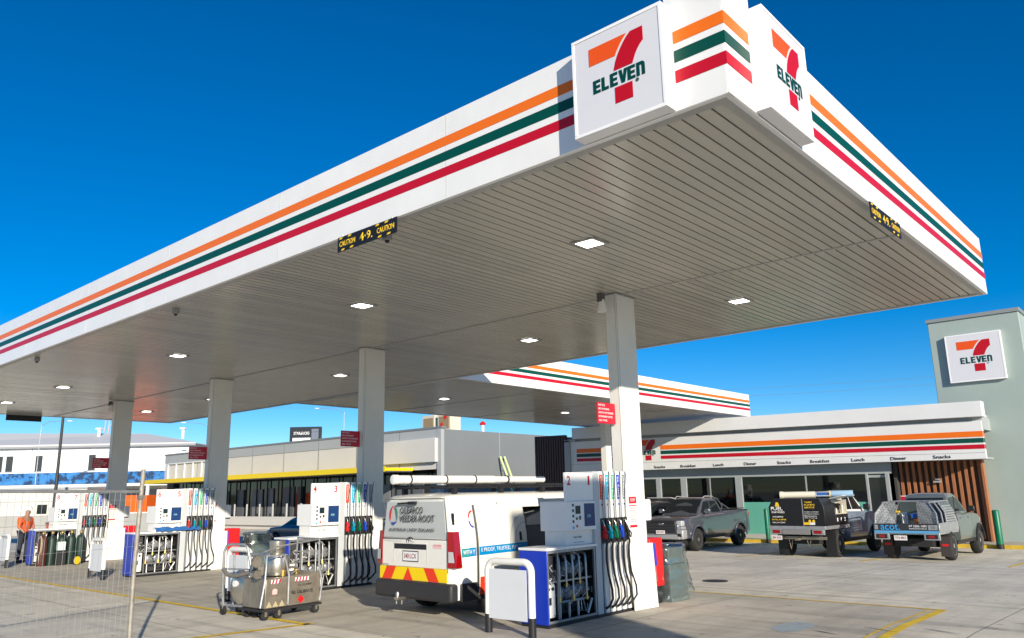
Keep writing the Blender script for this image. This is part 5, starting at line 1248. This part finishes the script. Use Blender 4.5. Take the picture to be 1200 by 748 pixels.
while k < LN-2:
    w_ = rr.choice((.7, 1.1, 1.5)); MB().box(.8, .88, k, k+w_, .3, 3.0+.2*rr.random()).build('shopfront_panel', rr.choice((NB2, mat('panel_slate', (.12, .13, .14), .5), mat('panel_dark', (.04, .045, .05), .4), NB3)), nb); k += w_+rr.choice((.2, .5, 1.4))
for k in range(14): MB().box(-.4, -.34, 9+1.9*k, 9.12+1.9*k, .3, 1.9).build('screen_post', mat('pale_post', (.6, .6, .58), .5), nb)
for k in range(22): MB().box(.70, .78, 2+1.6*k, 2.08+1.6*k, .3, 3.9).build('mullion', DARK, nb)
MB().box(-.8, -.7, 9, LN-2, .3, .95).build('low_wall', mat('pale_wall', (.62, .61, .56), .6), nb)
MB().box(-.15, -.05, LN-9, LN-.8, 4.2, 4.3).box(-.15, -.05, LN-9, LN-.8, 5.6, 5.72).build('louvre_rail', SHW, nb)
for k in range(6): MB().box(-.15, -.05, LN-8.9+1.6*k, LN-8.75+1.6*k, 4.3, 5.6).build('louvre_post', SHW, nb)
def acu(x, y, l, red=True):
    t = thing('air_conditioner', l, 'air conditioner', (x, y, 6.15), 0, 'air conditioning units on the grey roof')
    MB().box(0, 1.0, 0, 1.3, 0, 1.25).build('casing', mat('ac_cream', (.62, .58, .48), .5, 0, .1, 4), t, bevel=.03); MB().box(-.02, -.002, .15, 1.15, .2, 1.05).build('grille', mat('ac_grille', (.30, .22, .12), .6), t)
    if red: MB().cyl((-.04, .5, 1.0), (-.021, .5, 1.0), .16, n=14).cyl((-.04, .85, .5), (-.021, .85, .5), .13, n=14).build('warning_disc', NOZ[0], t)
    MB().box(.1, .9, .1, 1.2, -.02, 0).build('base', NB2, t)
acu(31.5, 36.2, 'right cream air conditioner with red warning discs on the grey roof'); acu(31.7, 38.0, 'left cream air conditioner with a brown grille on the grey roof', False)
t = thing('roof_fan', 'small roof vent with red top on the long grey wall', 'roof vent', (32.9, 34.5, 6.0)); MB().cyl((0, 0, 0), (0, 0, .5), .12).build('pipe', SHW, t); MB().lathe([(.2, .5), (.22, .6), (.05, .75)], (0, 0, 0), n=12).build('cowl', NOZ[0], t)
t = thing('roof_pipe', 'thin roof post with small red tip above the blank cream sign', 'roof vent', (31, 44, 6.3)); MB().cyl((0, 0, 0), (0, 0, .9), .05).build('post', SHW, t); MB().box(-.1, .1, -.1, .1, .9, 1.2).build('tip', NOZ[0], t)
t = thing('ladder', 'pale green extension ladder leaning on the grey side wall', 'ladder', (33.6, 31.4, G)); 
for s in (0, 1): 
    M = MB(); M.tube([(.42*s, 0, 0), (.42*s+.2, 2.35, 4.75)], .075, 6); M.build('stile', mat('ladder_green', (.60, .72, .35), .5), t)
M = MB()
for k in range(14): f_ = (k+.7)/15; M.tube([(.2*f_, 2.35*f_, 4.75*f_), (.42+.2*f_, 2.35*f_, 4.75*f_)], .02, 5)
M.build('rungs', GALV, t)

# ------------------------------------------------------------------ far white two storey block
fw_ = thing('white_block', 'far white two storey building with shallow grey roof and slit windows', 'building', (26, 113, G), math.atan2(94.8-113, 42.4-26))
WW = mat('block_white', (.80, .80, .80), .6, 0, .03, .3); Lb = 46
b = MB().box(-22, 24.6, 0, 16, 4.6, 9.3).build('upper_wall', WW, fw_, False)
MB().box(-22, 24.6, 2.2, 16, 0, 4.6).build('lower_wall', mat('block_cream', (.58, .57, .53), .7, 0, .05, .3), fw_, False)
MB().add([(-22.6, -.6, 9.31), (25.2, -.6, 9.31), (25.2, 16.6, 9.31), (-22.6, 16.6, 9.31), (-14, 8, 12.0), (15, 8, 11.4), (25.2, -.6, 9.5), (-22.6, -.6, 9.6)], [(0, 1, 6, 7), (7, 6, 5, 4), (1, 2, 5, 6), (2, 3, 4, 5), (3, 0, 7, 4), (0, 3, 2, 1)]).build('roof', mat('roof_steel', (.62, .62, .62), .6, 0), fw_, False)
MB().box(-22.6, 25.2, -.62, -.55, 9.1, 9.35).build('gutter', mat('gutter_grey', (.3, .31, .33), .5), fw_)
for x in (-1.4, -.1, 1.2, 4.9, 11.6, 23.2, -10, -12): 
    f = MB().box(x, x+.85, -.03, .04, 6.3, 8.2).build('window', mat('slit_glass', (.05, .055, .06), .3), fw_); MB().box(x-.06, x+.91, -.05, -.031, 6.2, 6.3).build('sill', NB2, f)
for x in (4.3, -8, 18): MB().box(x, x+.08, -.02, 0, 4.7, 9.3).build('wall_joint', NB3, fw_)
bal = MB().box(-22, 26.5, -2.2, 0, 4.2, 4.5).build('balcony', WW, fw_)
for k in range(32): MB().box(-21.5+1.5*k, -21.42+1.5*k, -2.3, -2.2, 4.5, 6.0).build('rail_post', WW, bal)
bn = bpy.data.materials.new('banner_blue'); bn.use_nodes = True; nt = bn.node_tree; b_ = nt.nodes['Principled BSDF']; vo = nt.nodes.new('ShaderNodeTexNoise'); vo.inputs['Scale'].default_value = 1.5; vo.inputs['Detail'].default_value = 3
tc = nt.nodes.new('ShaderNodeTexCoord'); nt.links.new(tc.outputs['Object'], vo.inputs['Vector']); cr = nt.nodes.new('ShaderNodeValToRGB'); cr.color_ramp.interpolation = 'CONSTANT'
cr.color_ramp.elements[0].color = (.02, .05, .12, 1); cr.color_ramp.elements[1].position = .46; cr.color_ramp.elements[1].color = (.03, .17, .45, 1)
e_ = cr.color_ramp.elements.new(.56); e_.color = (.05, .22, .5, 1); nt.links.new(vo.outputs['Fac'], cr.inputs[0]); nt.links.new(cr.outputs[0], b_.inputs['Base Color'])
MB().box(-22, 26, -2.34, -2.31, 4.55, 5.95).build('blue_banner', bn, bal, False)
for x, w_, m in ((-8, 4, DARK), (-3.5, 8, MATS['block_cream']), (5.5, 6.5, DARK), (13, 7, MATS['cladding_grey']), (-16, 7, NB3)): MB().box(x, x+w_, 2.0, 2.19, .3, 3.8).build('ground_bay', m, fw_)
for x in (-18, -10, -4, 5, 12.5, 20): MB().box(x, x+.3, -2, -1.7, 0, 4.2).build('balcony_column', WW, fw_)
for x, y in ((-6, 7), (9.5, 6), (20, 8)): 
    t = MB().cyl((0, 0, 0), (0, 0, 1.3), .22).box(-.35, .35, -.35, .35, 1.3, 1.5).build('roof_cowl', SHW, fw_); t.location = (x, y, 10.6)
sl_ = thing('long_wall', 'grey block wall in front of the far white building', 'wall', (10, 60, G), R(-48)); MB().box(-6, 14, 0, .2, 0, 1.5).build('wall_face', mat('block_wall', (.36, .36, .34), .8, 0, .1, 1), sl_, False); MB().box(-6, 14, -.05, .25, 1.5, 1.6).build('coping', NB1, sl_)
hut = thing('site_hut', 'cream site hut with small dark windows behind the worker', 'hut', (12.0, 66, G), R(-48)); MB().box(-3, 8, 0, 3, 0, 3.3).build('hut_wall', mat('hut_cream', (.62, .61, .56), .6, 0, .05, 2), hut, False); MB().box(-3.1, 8.1, -.1, 3.1, 3.3, 3.42).build('roof', NB3, hut)
for x in (-.6, .3, 4.5): MB().box(x, x+.7, -.04, 0, 1.5, 2.2).build('window', GLASS, hut)

# orange containers
CO = mat('container_orange', (.78, .12, .008), .5, 0, .1, 1)
def container(x, y, z, L_, W_, H_, label, rz=0):
    t = thing('shipping_container', label, 'container', (x, y, z), rz, 'orange containers behind the pumps')
    m = MB(); k = 0
    while k < L_-.1: m.box(k+.02, k+.14, -.03, .0, .15, H_-.15); k += .28
    m.build('corrugation', CO, t, False); MB().box(0, L_, 0, W_, .0, H_).build('shell', CO, t, bevel=.02)
    k = .1; m = MB()
    while k < W_-.1: m.box(-.03, .0, k+.02, k+.12, .15, H_-.15); k += .26
    m.build('end_ribs', CO, t, False)
    return t
container(18.6, 64.8, -.38, 5.4, 2.4, 2.75, 'lower orange shipping container seen between the last two columns', R(-50)); container(16.6, 63.2, -.38, 2.2, 2.2, 1.0, 'short low orange bin left of the orange shipping container', R(-50))
fl_ = thing('skip_bin', 'low orange bin glimpsed under the terminal of the farthest pump', 'skip bin', (6.6, 33.5, G)); MB().add([(0, 0, 0), (1.6, 0, 0), (1.6, 1.2, 0), (0, 1.2, 0), (-.2, -.1, 1.5), (1.8, -.1, 1.5), (1.8, 1.3, 1.5), (-.2, 1.3, 1.5)], [(0, 1, 2, 3), (0, 1, 5, 4), (1, 2, 6, 5), (2, 3, 7, 6), (3, 0, 4, 7)]).build('skip_shell', CO, fl_, False); MB().box(-.2, 1.8, -.1, -.05, 1.45, 1.55).build('rim', CO, fl_)

# ------------------------------------------------------------------ poles and pylon
def lamp(x, y, h_, arm, label, dark=True, rz=0):
    t = thing('street_lamp', label, 'street lamp', (x, y, G), rz, 'street lamps beyond the canopy'); m = mat('lamp_black', (.03, .03, .03), .5) if dark else GALV
    MB().lathe([(.14, 0), (.12, .3), (.07, h_)] if dark else [(.07, 0), (.06, .3), (.035, h_)], (0, 0, 0), n=12).build('pole', m, t)
    if arm: MB().tube([(0, 0, h_-.1), (arm*.3, 0, h_+.35), (arm, 0, h_+.45)], .05 if dark else .03, 6).build('arm', m, t)
    MB().box(arm-.1, arm+.4, -.12, .12, h_+.38 if arm else h_, h_+.48 if arm else h_+.12).build('lamp_head', WHITEP if not dark else m, t, bevel=.03)
lamp(14.2, 57.0, 11.5, 1.2, 'tall black lamp post left of the farthest column')
lamp(24.0, 92, 10.6, 2.6, 'pale street lamp with curved arm left of the farthest column', False, R(-35)); lamp(40, 86, 10.8, -3.0, 'pale curved lamp between the last two columns', False, R(-35)); lamp(52, 76, 12.4, -3.4, 'thin curved lamp above the coffee sign', False, R(-35))
sb = thing('pylon_sign', 'dark pylon sign with a coffee shop name in white, rising behind the grey roof', 'sign', (44.9, 76.5, G), math.atan2(73.75-76.4, 47.12-44.78))
MB().box(0, 3.6, -.2, .2, 3, 10.25).build('sign_body', mat('pylon_dark', (.02, .025, .03), .4), sb, bevel=.02)
MB().box(.35, 2.4, -.24, -.2, 7.2, 9.0).build('white_panel', SW, sb); MB().box(2.5, 3.3, -.24, -.2, 8.5, 10.0).box(2.5, 3.3, -.24, -.2, 7.0, 8.3).build('grey_panel', mat('pylon_grey', (.16, .18, .23), .3), sb)
text('STARBUCKS', 'lettering', (.45, -.21, 9.35), (1, 0, 0), (0, 0, 1), 1.8, .34, SW, sb, .02, bold=.03)
MB().cyl((.5, 0, 0), (.5, 0, 3), .2).cyl((3.1, 0, 0), (3.1, 0, 3), .2).build('leg', GALV, sb)
# lattice mast far away
ms = thing('lattice_mast', 'faint red and white lattice mast far behind the white building', 'mast', (70, 190, G)); m = MB()
for s in (-1, 1):
    for q in (-1, 1): m.tube([(s*2.2, q*2.2, 0), (s*.3, q*.3, 34)], .10, 4)
for k in range(10): z = 3.2*k; w0 = 2.2-1.9*z/34; w1 = 2.2-1.9*(z+3.2)/34; m.tube([(-w0, -w0, z), (w1, -w1, z+3.2)], .06, 4).tube([(w0, -w0, z), (-w1, -w1, z+3.2)], .06, 4)
m.build('lattice', mat('mast_pink', (.6, .42, .40), .6), ms)
pw = thing('power_line', 'thin overhead cables crossing the sky behind the shop roof', 'cable', (20, 78, 0))
for dz in (0, .9):
    A = Vector((22, 82, 11.2+dz)); B = Vector((112, 14, 15.2+dz)); MB().tube([tuple(A+(B-A)*t-Vector((20, 78, 0))-Vector((0, 0, 6*t*(1-t)))) for t in [q/14 for q in range(15)]], .014, 5).build('cable', mat('cable_grey', (.12, .13, .15), .6), pw)
# hills and trees line at the horizon are hidden; a low far ridge closes the ground
rd = MB(); rr = random.Random(3); vs = []; N_ = 80
for k in range(N_+1):
    a = R(-20+140*k/N_); h_ = 3.5+1.5*rr.random(); vs += [(330*math.sin(a), 330*math.cos(a), -1), (330*math.sin(a), 330*math.cos(a), h_), (350*math.sin(a), 350*math.cos(a), -1)]
rd.add(vs, [(3*k, 3*k+3, 3*k+4, 3*k+1) for k in range(N_)]+[(3*k+1, 3*k+4, 3*k+5, 3*k+2) for k in range(N_)])
o = rd.build('hills', mat('far_green', (.05, .07, .04), .9, 0, .3, .05)); o['kind'] = 'structure'

# ------------------------------------------------------------------ light
SUN = Vector((-1, -1.93, .67)).normalized()
el = math.asin(SUN.z); az = math.atan2(SUN.x, SUN.y)
sl = bpy.data.lights.new('sun', 'SUN'); sl.energy = 5.0; sl.angle = R(.5); sl.color = (1, .90, .74)
so = bpy.data.objects.new('sun', sl); col.objects.link(so); so.rotation_euler = (-SUN).to_track_quat('-Z', 'Y').to_euler()
wd_ = bpy.data.worlds.new('World'); scene.world = wd_; wd_.use_nodes = True; nt = wd_.node_tree
sk = nt.nodes.new('ShaderNodeTexSky'); sk.sky_type = 'NISHITA'; sk.sun_disc = False; sk.sun_elevation = el; sk.sun_rotation = az; sk.air_density = 1.0; sk.dust_density = .0; sk.ozone_density = 4.0; sk.altitude = 1800
bg = nt.nodes['Background']; bg.inputs['Strength'].default_value = .115; hs = nt.nodes.new('ShaderNodeHueSaturation'); hs.inputs['Saturation'].default_value = 1.37; hs.inputs['Hue'].default_value = .503; hs.inputs['Value'].default_value = .92; nt.links.new(sk.outputs[0], hs.inputs['Color']); nt.links.new(hs.outputs[0], bg.inputs[0])

# ------------------------------------------------------------------ camera
cd = bpy.data.cameras.new('camera'); cd.sensor_width = 36; cd.lens = 36*919.7/1200; cd.clip_end = 2000; cd.clip_start = .05
co = bpy.data.objects.new('camera', cd); col.objects.link(co); scene.camera = co
yaw, pit, rol = .848, .219, -.021
F_ = Vector((math.sin(yaw)*math.cos(pit), math.cos(yaw)*math.cos(pit), math.sin(pit))); R_ = Vector((math.cos(yaw), -math.sin(yaw), 0)); U_ = R_.cross(F_)
R2 = math.cos(rol)*R_+math.sin(rol)*U_; U2 = -math.sin(rol)*R_+math.cos(rol)*U_
M = Matrix.Identity(4)
for i in range(3): M[i][0] = R2[i]; M[i][1] = U2[i]; M[i][2] = -F_[i]
M.translation = Vector((-6.056, -2.730, 1.88)); co.matrix_world = M
scene.view_settings.view_transform = 'Standard'; scene.view_settings.look = 'None'; scene.view_settings.gamma = 1; scene.view_settings.exposure = .35
scene.render.engine = 'CYCLES'; scene.cycles.use_denoising = True; scene.cycles.max_bounces = 8; scene.cycles.transparent_max_bounces = 12
